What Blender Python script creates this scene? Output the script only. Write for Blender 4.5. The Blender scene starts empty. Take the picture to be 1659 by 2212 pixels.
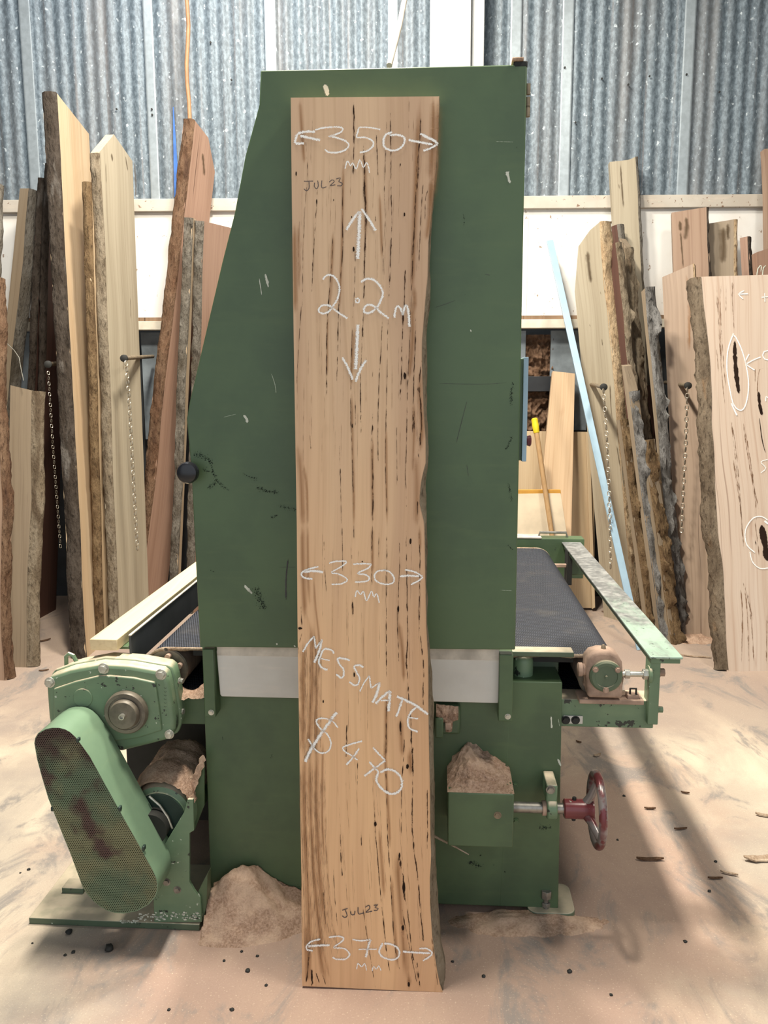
import bpy, math, random
from mathutils import Vector, Matrix, noise as N
R = math.radians
random.seed(7)
C = bpy.context.scene.collection
sc = bpy.context.scene

# ------------------------------------------------------------------ camera
F = 1790.0
PITCH, ROLL, H = R(8.8), R(0.2), 1.50
CP = Vector((0, 0, H))
_f = Vector((0, math.cos(PITCH), -math.sin(PITCH)))
_u0 = Vector((0, math.sin(PITCH), math.cos(PITCH)))
_r = Vector((1, 0, 0)) * math.cos(ROLL) - _u0 * math.sin(ROLL)
_u = Vector((1, 0, 0)) * math.sin(ROLL) + _u0 * math.cos(ROLL)
cam = bpy.data.cameras.new('camera'); co = bpy.data.objects.new('camera', cam); C.objects.link(co)
cam.sensor_fit = 'VERTICAL'; cam.sensor_height = 24.0; cam.lens = F / 2212 * 24.0
cam.clip_start = 0.05; cam.clip_end = 100
m3 = Matrix((_r, _u, -_f)).transposed()
co.matrix_world = Matrix.Translation(CP) @ m3.to_4x4()
sc.camera = co

# ------------------------------------------------------------------ light
sc.view_settings.view_transform = 'Standard'; sc.view_settings.look = 'None'
sc.view_settings.gamma = 1.0; sc.view_settings.use_curve_mapping = False
sc.view_settings.exposure = 0.28
sc.cycles.use_denoising = True
w = bpy.data.worlds.new('sky'); sc.world = w; w.use_nodes = True
bg = w.node_tree.nodes['Background']
bg.inputs[0].default_value = (0.86, 0.93, 1.0, 1); bg.inputs[1].default_value = 0.86

def area(name, loc, aim, sx, sy, power, col):
    l = bpy.data.lights.new(name, 'AREA'); l.shape = 'RECTANGLE'; l.size = sx; l.size_y = sy
    l.energy = power; l.color = col
    o = bpy.data.objects.new(name, l); C.objects.link(o); o.location = loc
    o.rotation_euler = (Vector(aim) - Vector(loc)).to_track_quat('-Z', 'Y').to_euler()
    return o
# daylight through the translucent roof sheets; the last lamp is an added fill
area('roof_skylight_or_fill', (-0.5, 2.3, 4.75), (-0.5, 2.3, 0), 0.28, 0.6, 225, (1.0, 0.93, 0.80))
area('roof_skylight_or_fill', (-0.35, 3.75, 4.75), (-0.35, 3.75, 0), 0.26, 0.5, 150, (1.0, 0.93, 0.80))
area('roof_skylight_or_fill', (-1.2, 4.3, 4.75), (-0.9, 5.5, 2.0), 2.0, 0.5, 30, (0.97, 0.98, 1.0))
area('roof_skylight_or_fill', (1.9, 1.5, 4.75), (1.9, 1.5, 0), 0.5, 1.0, 85, (1.0, 0.93, 0.80))  # added to brighten the lower right floor

# ------------------------------------------------------------------ picture point -> place in the room
def ray(px, py): return (_f + _r * ((px - 829.5) / F) - _u * ((py - 1106.0) / F))
def hit(px, py, p0, n):
    d = ray(px, py); return CP + d * ((p0 - CP).dot(n) / d.dot(n))
def G(px, py, z=0.0): return hit(px, py, Vector((0, 0, z)), Vector((0, 0, 1)))
def PY(px, py, Y): return hit(px, py, Vector((0, Y, 0)), Vector((0, 1, 0)))
MA = R(3.8); MO = Vector((0, 2.19, 0))
EX = Vector((math.cos(MA), -math.sin(MA), 0)); EY = Vector((math.sin(MA), math.cos(MA), 0))
def loc(P): d = P - MO; return Vector((d.dot(EX), d.dot(EY), d.z))
def M(px, py, ly=0.0): return loc(hit(px, py, MO + EY * ly, EY))
def MZ(px, py, z): return loc(G(px, py, z))
WA = R(1.1); WO = Vector((0, 5.6, 0))
WX = Vector((math.cos(WA), -math.sin(WA), 0)); WY = Vector((math.sin(WA), math.cos(WA), 0))
def W(px, py, ly=0.0):
    d = hit(px, py, WO + WY * ly, WY) - WO; return Vector((d.dot(WX), d.dot(WY), d.z))

# ------------------------------------------------------------------ mesh builder
class MB:
    def __init__(s): s.v = []; s.f = []; s.m = []; s.fd = {}
    def add(s, vs, fs, mi=0):
        o = len(s.v); s.v += [tuple(p) for p in vs]
        for f in fs: s.f.append([i + o for i in f]); s.m.append(mi)
        return o
    def box(s, x0, x1, y0, y1, z0, z1, mi=0):
        s.add([(x0,y0,z0),(x1,y0,z0),(x1,y1,z0),(x0,y1,z0),(x0,y0,z1),(x1,y0,z1),(x1,y1,z1),(x0,y1,z1)],
              [(0,3,2,1),(4,5,6,7),(0,1,5,4),(1,2,6,5),(2,3,7,6),(3,0,4,7)], mi); return s
    def prism(s, pts, y0, y1, mi=0):
        a = sum(p[0]*q[1]-q[0]*p[1] for p, q in zip(pts, pts[1:]+pts[:1]))
        if a < 0: pts = pts[::-1]
        n = len(pts)
        s.add([(p[0], y0, p[1]) for p in pts] + [(p[0], y1, p[1]) for p in pts],
              [list(range(n)), list(range(2*n-1, n-1, -1))] + [(i, n+i, n+(i+1) % n, (i+1) % n) for i in range(n)], mi); return s
    def frame(s, d):
        d = d.normalized(); a = Vector((0, 0, 1)) if abs(d.z) < .9 else Vector((1, 0, 0))
        e = d.cross(a).normalized(); return e, d.cross(e).normalized()
    def cyl(s, p0, p1, r0, r1=None, n=24, mi=0):
        p0 = Vector(p0); p1 = Vector(p1); r1 = r0 if r1 is None else r1
        e, g = s.frame(p1 - p0); vs = []
        for p, r in ((p0, r0), (p1, r1)):
            vs += [p + (e*math.cos(k*2*math.pi/n) + g*math.sin(k*2*math.pi/n))*r for k in range(n)]
        s.add(vs, [(k, (k+1) % n, n+(k+1) % n, n+k) for k in range(n)] + [list(range(n-1, -1, -1)), list(range(n, 2*n))], mi); return s
    def lathe(s, c, ax, prof, n=32, mi=0):          # prof: (distance along the axis, radius)
        c = Vector(c); ax = Vector(ax).normalized(); e, g = s.frame(ax); vs = []; fs = []
        for h, r in prof:
            vs += [c + ax*h + (e*math.cos(k*2*math.pi/n) + g*math.sin(k*2*math.pi/n))*r for k in range(n)]
        for j in range(len(prof)-1):
            fs += [(j*n+k, j*n+(k+1) % n, (j+1)*n+(k+1) % n, (j+1)*n+k) for k in range(n)]
        fs += [list(range(n-1, -1, -1)), list(range((len(prof)-1)*n, len(prof)*n))]
        s.add(vs, fs, mi); return s
    def tube(s, pts, r, n=8, closed=False, mi=0):
        pts = [Vector(p) for p in pts]; L = len(pts); vs = []; fs = []; prev = None
        for i, p in enumerate(pts):
            a = pts[(i-1) % L] if closed or i else p; b = pts[(i+1) % L] if closed or i < L-1 else p
            d = (b-a).normalized()
            if prev is None: e, g = s.frame(d)
            else:
                e = (prev - d*prev.dot(d)).normalized(); g = d.cross(e)
            prev = e; rr = r(i/max(1, L-1)) if callable(r) else r
            vs += [p + (e*math.cos(k*2*math.pi/n) + g*math.sin(k*2*math.pi/n))*rr for k in range(n)]
        for i in range(L if closed else L-1):
            j = (i+1) % L
            fs += [(i*n+k, i*n+(k+1) % n, j*n+(k+1) % n, j*n+k) for k in range(n)]
        if not closed: fs += [list(range(n-1, -1, -1)), list(range((L-1)*n, L*n))]
        s.add(vs, fs, mi); return s
    def ring(s, c, ax, Rr, r, n=32, k=10, mi=0):
        c = Vector(c); e, g = s.frame(Vector(ax))
        return s.tube([c + (e*math.cos(i*2*math.pi/n) + g*math.sin(i*2*math.pi/n))*Rr for i in range(n)], r, k, True, mi)
    def hexb(s, c, ax, r, h, mi=0):                 # washer + hexagon head
        c = Vector(c); ax = Vector(ax).normalized()
        s.cyl(c, c + ax*h*.18, r*1.35, n=20, mi=mi); s.cyl(c + ax*h*.18, c + ax*h, r, n=6, mi=mi); return s
    def grid(s, fn, nu, nv, mi=0):
        vs = [fn(i/(nu-1), j/(nv-1)) for j in range(nv) for i in range(nu)]
        s.add(vs, [(j*nu+i, j*nu+i+1, (j+1)*nu+i+1, (j+1)*nu+i) for j in range(nv-1) for i in range(nu-1)], mi); return s
    def ribbon(s, pts, wd, mi=0, y=0.0, step=0.004, taper=True, wob=0.0, fn=None):   # strip on the plane y, three points across
        P = smooth_line(pts, step); n = len(P); o = len(s.v); vs = []; fs = []
        for i, (x, z) in enumerate(P):
            a = P[max(0, i-1)]; b = P[min(n-1, i+1)]; dx, dz = b[0]-a[0], b[1]-a[1]; l = math.hypot(dx, dz) or 1
            nx, nz = dz/l, -dx/l
            t = i/max(1, n-1); k = wd*(min(1, .35+6*min(t, 1-t)) if taper else 1)
            if wob: k *= 1 + wob*N.noise(Vector((x*60, z*60, wd*900)))
            for q, (sd, fv) in enumerate(((-.5, 0), (0, 1), (.5, 0))):
                px, pz = x+nx*k*sd, z+nz*k*sd
                vs.append((px, y if fn is None else fn(px, pz), pz)); s.fd[o+len(vs)-1] = fv*(min(1, .15+5*min(t, 1-t)) if taper else 1)
        for i in range(n-1):
            for q in range(2): fs.append((i*3+q, i*3+q+1, (i+1)*3+q+1, (i+1)*3+q))
        s.add(vs, fs, mi); return s
    def blob(s, c, rx, rz, mi=0, y=0.0, n=14):
        o = len(s.v); vs = [(c[0], y, c[1])]; s.fd[o] = 1.0
        for k in range(n):
            a = k*2*math.pi/n; q = 1 + .22*N.noise(Vector((c[0]*50+math.cos(a), c[1]*50+math.sin(a), 3)))
            vs.append((c[0]+rx*q*math.cos(a), y, c[1]+rz*q*math.sin(a))); s.fd[o+k+1] = .0
        s.add(vs, [(0, k+1, (k+1) % n+1) for k in range(n)], mi); return s
    def build(s, name, mats, parent=None, bev=0.0, ang=38, seg=2, mw=None):
        me = bpy.data.meshes.new(name); me.from_pydata(s.v, [], s.f)
        for x in (mats if isinstance(mats, (list, tuple)) else [mats]): me.materials.append(x)
        me.polygons.foreach_set('material_index', s.m)
        me.polygons.foreach_set('use_smooth', [True]*len(me.polygons))
        if s.fd:
            at = me.attributes.new('fade', 'FLOAT', 'POINT')
            at.data.foreach_set('value', [s.fd.get(i, 1.0) for i in range(len(s.v))])
        me.update(); me.set_sharp_from_angle(angle=R(ang))
        o = bpy.data.objects.new(name, me); C.objects.link(o)
        if parent: o.parent = parent
        if mw is not None: o.matrix_world = mw
        if bev:
            b = o.modifiers.new('bevel', 'BEVEL'); b.width = bev; b.segments = seg; b.limit_method = 'ANGLE'; b.angle_limit = R(40)
        return o

def smooth_line(pts, step):
    if len(pts) > 2:
        q = []
        P = [pts[0]] + list(pts) + [pts[-1]]
        for i in range(1, len(P)-2):
            p0, p1, p2, p3 = P[i-1], P[i], P[i+1], P[i+2]
            n = max(1, int(math.hypot(p2[0]-p1[0], p2[1]-p1[1])/step))
            for k in range(n):
                t = k/n; t2 = t*t; t3 = t2*t
                q.append(tuple(.5*((2*p1[a]) + (-p0[a]+p2[a])*t + (2*p0[a]-5*p1[a]+4*p2[a]-p3[a])*t2 + (-p0[a]+3*p1[a]-3*p2[a]+p3[a])*t3) for a in (0, 1)))
        q.append(tuple(pts[-1])); return q
    n = max(1, int(math.hypot(pts[1][0]-pts[0][0], pts[1][1]-pts[0][1])/step))
    return [(pts[0][0]+(pts[1][0]-pts[0][0])*k/n, pts[0][1]+(pts[1][1]-pts[0][1])*k/n) for k in range(n+1)]

def tag(o, label=None, cat=None, group=None, kind=None):
    if label: o['label'] = label
    if cat: o['category'] = cat
    if group: o['group'] = group
    if kind or cat: o['kind'] = kind or 'thing'
    return o
def empty(name, label, cat, mw=None, group=None):
    o = bpy.data.objects.new(name, None); C.objects.link(o); o.empty_display_size = .1
    if mw is not None: o.matrix_world = mw
    return tag(o, label, cat, group)
def frame_mw(o, x, y, z):
    return Matrix(((x.x, y.x, z.x, o.x), (x.y, y.y, z.y, o.y), (x.z, y.z, z.z, o.z), (0, 0, 0, 1)))

# ------------------------------------------------------------------ materials
class NT:
    def __init__(s, name):
        s.mat = bpy.data.materials.new(name); s.mat.use_nodes = True; s.t = s.mat.node_tree
        s.b = s.t.nodes['Principled BSDF']; s.out = s.t.nodes['Material Output']
        s.co = s.n('ShaderNodeTexCoord').outputs['Object']
    def n(s, ty, **k):
        x = s.t.nodes.new(ty)
        for a, v in k.items(): setattr(x, a, v)
        return x
    def set(s, sock, v):
        if hasattr(v, 'is_output') or isinstance(v, bpy.types.NodeSocket): s.t.links.new(v, sock)
        elif isinstance(v, (tuple, list)) and len(v) == 3 and sock.type == 'RGBA': sock.default_value = (*v, 1)
        else: sock.default_value = v
    def map(s, sx, sy, sz, off=(0, 0, 0), co=None):
        m = s.n('ShaderNodeMapping'); m.inputs['Scale'].default_value = (sx, sy, sz); m.inputs['Location'].default_value = off
        s.t.links.new(co or s.co, m.inputs['Vector']); return m.outputs[0]
    def noise(s, co, scale, detail=4, rough=.55, dist=0.0):
        x = s.n('ShaderNodeTexNoise'); s.t.links.new(co, x.inputs['Vector'])
        x.inputs['Scale'].default_value = scale; x.inputs['Detail'].default_value = detail
        x.inputs['Roughness'].default_value = rough; x.inputs['Distortion'].default_value = dist
        return x.outputs['Fac']
    def voro(s, co, scale, feat='F1', out='Distance'):
        x = s.n('ShaderNodeTexVoronoi', feature=feat); s.t.links.new(co, x.inputs['Vector']); x.inputs['Scale'].default_value = scale
        return x.outputs[out]
    def rng(s, v, a, b, c=0.0, d=1.0):
        x = s.n('ShaderNodeMapRange', interpolation_type='SMOOTHSTEP'); s.set(x.inputs[0], v)
        for i, q in enumerate((a, b, c, d)): x.inputs[i+1].default_value = q
        return x.outputs[0]
    def mix(s, fac, a, b, mode='MIX'):
        x = s.n('ShaderNodeMix', data_type='RGBA', blend_type=mode)
        s.set(x.inputs[0], fac); s.set(x.inputs[6], a); s.set(x.inputs[7], b); return x.outputs[2]
    def math(s, op, a, b=0.0, c=None):
        x = s.n('ShaderNodeMath', operation=op); s.set(x.inputs[0], a); s.set(x.inputs[1], b)
        if c is not None: s.set(x.inputs[2], c)
        return x.outputs[0]
    def sep(s, co):
        x = s.n('ShaderNodeSeparateXYZ'); s.t.links.new(co, x.inputs[0]); return x.outputs
    def bump(s, h, st=.3, dist=.01):
        x = s.n('ShaderNodeBump'); x.inputs['Strength'].default_value = st; x.inputs['Distance'].default_value = dist
        s.set(x.inputs['Height'], h); s.t.links.new(x.outputs[0], s.b.inputs['Normal'])
    def fin(s, col, rough=.6, metal=0.0, spec=.5, alpha=None):
        s.set(s.b.inputs['Base Color'], col); s.set(s.b.inputs['Roughness'], rough); s.set(s.b.inputs['Metallic'], metal)
        s.b.inputs['Specular IOR Level'].default_value = spec
        if alpha is not None: s.set(s.b.inputs['Alpha'], alpha)
        return s.mat
    def up(s):
        g = s.n('ShaderNodeNewGeometry'); return s.sep(g.outputs['Normal'])[2]
    def attr(s, name='fade'):
        return s.n('ShaderNodeAttribute', attribute_name=name).outputs['Fac']

DUST_LIT = (.74, .60, .45)  # sawdust colour, lightened to stand for roof light on top faces
def m_paint(name, base, dark, chip=.70, dust=.0, rough=.42, spots=True, chipcol=(.03, .035, .03)):
    t = NT(name)
    n1 = t.noise(t.map(3, 3, 3), 1.6, 5); col = t.mix(t.rng(n1, .35, .68), base, dark)
    n2 = t.noise(t.map(1, 1, 6), 7, 4); col = t.mix(t.math('MULTIPLY', t.rng(n2, .5, .8), .25), col, (base[0]*1.35, base[1]*1.2, base[2]*1.1))
    if chip < 1:
        n3 = t.noise(t.co, 34, 6, .62); col = t.mix(t.rng(n3, chip, chip+.015), col, chipcol)
        n4 = t.noise(t.map(1, 1, 1, (5, 3, 1)), 52, 4, .6); col = t.mix(t.rng(n4, chip+.045, chip+.06), col, (.55, .6, .5))
    if dust > 0:
        k = t.math('MULTIPLY', t.rng(t.up(), .45, .9), t.rng(t.noise(t.co, 22, 5), .30, .62, 1-dust*.55 if dust < 1 else .8, 1))
        k = t.math('MULTIPLY', k, min(1, dust)); col = t.mix(k, col, DUST_LIT)
    t.bump(t.noise(t.co, 60, 4), .06, .004)
    return t.fin(col, rough, 0, .5)

WS = 1.0
def m_wood(name, light, mid, dark, seed=0, vein=.66, veins=1.0, rough=.62, tone=None):
    light, mid, dark = (tuple(x*(tone or WS) for x in c) for c in (light, mid, dark)); t = NT(name)
    inf = t.n('ShaderNodeObjectInfo').outputs['Random']
    add = t.n('ShaderNodeVectorMath', operation='ADD'); t.t.links.new(t.co, add.inputs[0])
    cmb = t.n('ShaderNodeCombineXYZ'); t.set(cmb.inputs[0], t.math('MULTIPLY', inf, 7.0)); t.set(cmb.inputs[2], t.math('MULTIPLY', inf, 13.0))
    t.t.links.new(cmb.outputs[0], add.inputs[1]); co = add.outputs[0]
    wob = t.noise(t.map(1.2, 1.2, .9, (seed, 0, 0), co), 1.0, 2)
    ad2 = t.n('ShaderNodeVectorMath', operation='MULTIPLY_ADD'); t.set(ad2.inputs[0], wob); ad2.inputs[1].default_value = (.10, 0, 0)
    t.t.links.new(co, ad2.inputs[2]); co = ad2.outputs[0]
    a = t.noise(t.map(9, 9, .28, (seed, 1, 2), co), 1.0, 3)
    col = t.mix(t.rng(a, .33, .66), light, mid)
    b = t.noise(t.map(85, 85, 1.3, (seed*2, 1, 2), co), 1.0, 4, .6)
    col = t.mix(t.math('MULTIPLY', t.rng(b, .42, .75), .38), col, dark)
    c = t.noise(t.map(46, 46, .55, (seed*3, 4, 2), co), 1.0, 2)
    col = t.mix(t.math('MULTIPLY', t.rng(c, vein, vein+.05), .8*veins), col, (dark[0]*.45, dark[1]*.4, dark[2]*.38))
    d = t.noise(t.map(14, 14, 2.6, (seed, 7, 2), co), 1.0, 3)
    col = t.mix(t.math('MULTIPLY', t.rng(d, .66, .78), .35), col, dark)
    t.bump(b, .12, .003)
    return t.fin(col, rough, 0, .3)

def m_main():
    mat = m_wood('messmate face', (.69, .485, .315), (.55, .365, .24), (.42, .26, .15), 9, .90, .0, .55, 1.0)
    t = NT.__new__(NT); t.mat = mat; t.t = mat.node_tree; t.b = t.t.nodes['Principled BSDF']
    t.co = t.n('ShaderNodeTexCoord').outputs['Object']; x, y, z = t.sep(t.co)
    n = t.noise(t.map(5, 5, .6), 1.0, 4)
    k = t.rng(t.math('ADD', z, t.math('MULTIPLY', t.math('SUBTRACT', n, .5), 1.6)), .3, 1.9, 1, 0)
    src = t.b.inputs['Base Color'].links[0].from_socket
    warm_lit = t.mix(1.0, src, (1.22, 1.10, .94), 'MULTIPLY'); t.set(t.b.inputs['Base Color'], t.mix(k, src, warm_lit)); return mat  # golden lower wood, also brightened in colour for light on the lower half
def m_bark(name, c1, c2, c3, seed=0):
    c1, c2, c3 = (tuple(x*(.72 if max(c1) < .4 else .88) for x in c) for c in (c1, c2, c3)); t = NT(name)
    a = t.noise(t.map(14, 14, 4.5, (seed, 0, 0)), 1.0, 7, .65, .4)
    col = t.mix(t.rng(a, .34, .66), c1, c2)
    b = t.noise(t.map(70, 70, 26, (seed, 2, 0)), 1.0, 5, .6)
    col = t.mix(t.math('MULTIPLY', t.rng(b, .5, .7), .75), col, (c1[0]*.28, c1[1]*.26, c1[2]*.25))
    c = t.noise(t.map(9, 9, 2.2, (seed, 5, 1)), 1.0, 4)
    col = t.mix(t.rng(c, .56, .68), col, c3)
    t.bump(t.math('ADD', t.math('MULTIPLY', a, 1.0), t.math('MULTIPLY', b, .6)), .9, .02)
    return t.fin(col, .9, 0, .15)

def m_plain(name, col, rough=.5, metal=0.0, var=.25, sc_=12, bump=.05):
    t = NT(name); n = t.noise(t.co, sc_, 5)
    c = t.mix(t.rng(n, .3, .7), tuple(x*(1-var) for x in col), tuple(min(1, x*(1+var*.6)) for x in col))
    t.bump(t.noise(t.co, sc_*5, 4), bump, .003)
    return t.fin(c, rough, metal)

def m_fade(name, col, lo, hi, amp, scale, zs=1.0, rough=.9, k=1.0, col2=None, op=1.0):
    t = NT(name); n = t.noise(t.map(1, 1, zs), scale, 4, .6)
    v = t.math('ADD', t.math('MULTIPLY', t.attr(), k), t.math('MULTIPLY', t.math('SUBTRACT', n, .5), amp))
    c = col if col2 is None else t.mix(t.rng(n, .35, .65), col, col2)
    return t.fin(c, rough, 0, .1, alpha=t.math('MULTIPLY', t.rng(v, lo, hi), op))

def m_galv(name):
    t = NT(name); x, y, z = t.sep(t.co)
    sp = t.noise(t.map(1, 1, .55), 55, 5, .7)
    col = t.mix(t.rng(sp, .38, .66), (.098, .128, .155), (.20, .25, .292))
    big = t.noise(t.map(3.2, 1, .22), 1.3, 4); col = t.mix(t.math('MULTIPLY', t.rng(big, .45, .7), .5), col, (.22, .20, .19))
    st = t.noise(t.map(26, 1, .5), 1.0, 4); col = t.mix(t.math('MULTIPLY', t.rng(st, .55, .75), .35), col, (.24, .18, .15))
    fl = t.noise(t.map(1, 1, .8, (3, 0, 0)), 38, 3, .5); col = t.mix(t.rng(fl, .64, .74), col, (.50, .56, .60))
    t.bump(sp, .08, .004)
    return t.fin(col, .55, .12)

def m_floor():
    t = NT('dusty concrete')
    g = t.noise(t.map(1, 1, 1), 1.1, 6, .6); col = t.mix(t.rng(g, .36, .62), (.26, .235, .22), (.47, .40, .32))
    # cream sawdust further out, pink sawdust round the machine darkened as its shade
    x, y, z = t.sep(t.co)
    d1 = t.noise(t.map(1, .7, 1, (4, 1, 0)), 1.7, 7, .62, .6)
    col = t.mix(t.rng(d1, .44, .66), col, (.68, .575, .44))
    p = t.noise(t.map(1, 1, 1, (9, 2, 0)), 2.3, 6, .6)
    nx = t.math('DIVIDE', t.math('SUBTRACT', x, .1), 1.15); ny = t.math('DIVIDE', t.math('SUBTRACT', y, 2.5), 1.2)
    rr = t.math('ADD', t.math('MULTIPLY', nx, nx), t.math('MULTIPLY', ny, ny))
    near = t.rng(t.math('ADD', rr, t.math('MULTIPLY', t.math('SUBTRACT', p, .5), 1.8)), .35, 1.3, 1, 0)
    col = t.mix(t.math('MULTIPLY', near, .8), col, (.40, .265, .205))
    far = t.rng(t.math('ADD', y, t.math('MULTIPLY', p, 1.0)), 3.2, 4.6); col = t.mix(t.math('MULTIPLY', far, .8), col, (.36, .265, .215))  # back floor darkened in colour to stand for shade
    # scuffs that leave the grey floor bare
    s = t.noise(t.map(1.6, .8, 1, (1, 8, 0)), 3.0, 6, .68, .8); col = t.mix(t.math('MULTIPLY', t.rng(s, .51, .66), .8), col, (.215, .20, .19))
    f = t.noise(t.co, 240, 3, .7); col = t.mix(t.math('MULTIPLY', t.rng(f, .5, .8), .35), col, (.22, .15, .11))
    f2 = t.noise(t.map(1, 1, 1, (2, 2, 2)), 190, 2); col = t.mix(t.math('MULTIPLY', t.rng(f2, .6, .75), .35), col, (.85, .70, .52))
    t.bump(t.math('ADD', t.math('MULTIPLY', f, .5), t.math('MULTIPLY', d1, 1.5)), .35, .006)
    return t.fin(col, .85, 0, .25)

def m_sawdust(name='sawdust', c=(.54, .37, .275), c2=(.68, .49, .365)):
    t = NT(name); a = t.noise(t.co, 160, 5, .7); b = t.noise(t.co, 14, 4)
    col = t.mix(t.rng(a, .35, .65), (c[0]*.6, c[1]*.55, c[2]*.5), c); col = t.mix(t.math('MULTIPLY', t.rng(b, .4, .65), .7), col, c2)
    t.bump(t.math('ADD', a, t.math('MULTIPLY', b, 1.2)), .7, .008); return t.fin(col, .95, 0, .1)

def m_perf():
    t = NT('perforated green sheet'); x, y, z = t.sep(t.co); p = 0.0056
    u = t.math('DIVIDE', x, p); v = t.math('DIVIDE', z, p*.866*2)
    def cell(ou, ov):
        a = t.math('SUBTRACT', t.math('FRACT', t.math('ADD', u, ou)), .5); b = t.math('MULTIPLY', t.math('SUBTRACT', t.math('FRACT', t.math('ADD', v, ov)), .5), 1.732)
        return t.math('SQRT', t.math('ADD', t.math('MULTIPLY', a, a), t.math('MULTIPLY', b, b)))
    d = t.math('MINIMUM', cell(0.03, 0), cell(.53, .5))
    n = t.noise(t.map(1, 1, 1, (0, 0, 4)), 7, 4)
    col = t.mix(t.rng(n, .40, .6), (.115, .165, .10), (.20, .20, .11))
    n2 = t.noise(t.map(1, 1, 1, (3, 0, 1)), 5.2, 4); col = t.mix(t.rng(n2, .58, .68), col, (.085, .045, .04))
    col = t.mix(t.rng(t.math('ADD', z, t.math('MULTIPLY', t.math('SUBTRACT', n2, .5), .35)), .535, .585), col, (.065, .038, .032))
    return t.fin(col, .5, 0, .4, alpha=t.rng(d, .25, .30))

def m_belt():
    t = NT('ribbed black belt'); x, y, z = t.sep(t.co)
    w1 = t.math('SINE', t.math('MULTIPLY', t.math('ADD', x, t.math('MULTIPLY', y, .33)), 900.0))
    w2 = t.math('SINE', t.math('MULTIPLY', t.math('SUBTRACT', y, t.math('MULTIPLY', x, .25)), 420.0))
    h = t.math('ADD', t.math('MULTIPLY', w1, .7), t.math('MULTIPLY', w2, .5))
    n = t.noise(t.co, 9, 5); col = t.mix(t.rng(h, -.4, .9), (.010, .012, .018), (.062, .070, .095))
    col = t.mix(t.math('MULTIPLY', t.rng(n, .5, .75), .3), col, (.10, .09, .08))
    t.bump(h, .5, .004); return t.fin(col, .5, 0, .4)

def m_rail():
    t = NT('worn painted rail'); n = t.noise(t.map(1, .35, 1), 13, 7, .7, .5); x, y, z = t.sep(t.co)
    k = t.rng(t.math('ADD', t.math('MULTIPLY', t.math('SUBTRACT', n, .5), 1.5), t.math('MULTIPLY', y, -.62)), -.42, .12)
    g = t.noise(t.map(1, 1, 1, (3, 1, 2)), 30, 5)
    st = t.mix(t.rng(g, .35, .7), (.16, .165, .165), (.36, .36, .35))
    col = t.mix(k, st, (.36, .50, .40)); c3 = t.noise(t.co, 60, 4); col = t.mix(t.rng(c3, .66, .69), col, (.10, .12, .11))
    return t.fin(col, .38, .1, .5)

def m_panel():
    t = NT('grubby white panel'); n = t.noise(t.co, 3, 5); col = t.mix(t.rng(n, .4, .7), (.86, .85, .82), (.78, .74, .69))
    s = t.noise(t.map(1, 1, .8), 21, 5, .62); col = t.mix(t.rng(s, .655, .70), col, (.34, .25, .19))
    return t.fin(col, .5, 0, .3)

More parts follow.
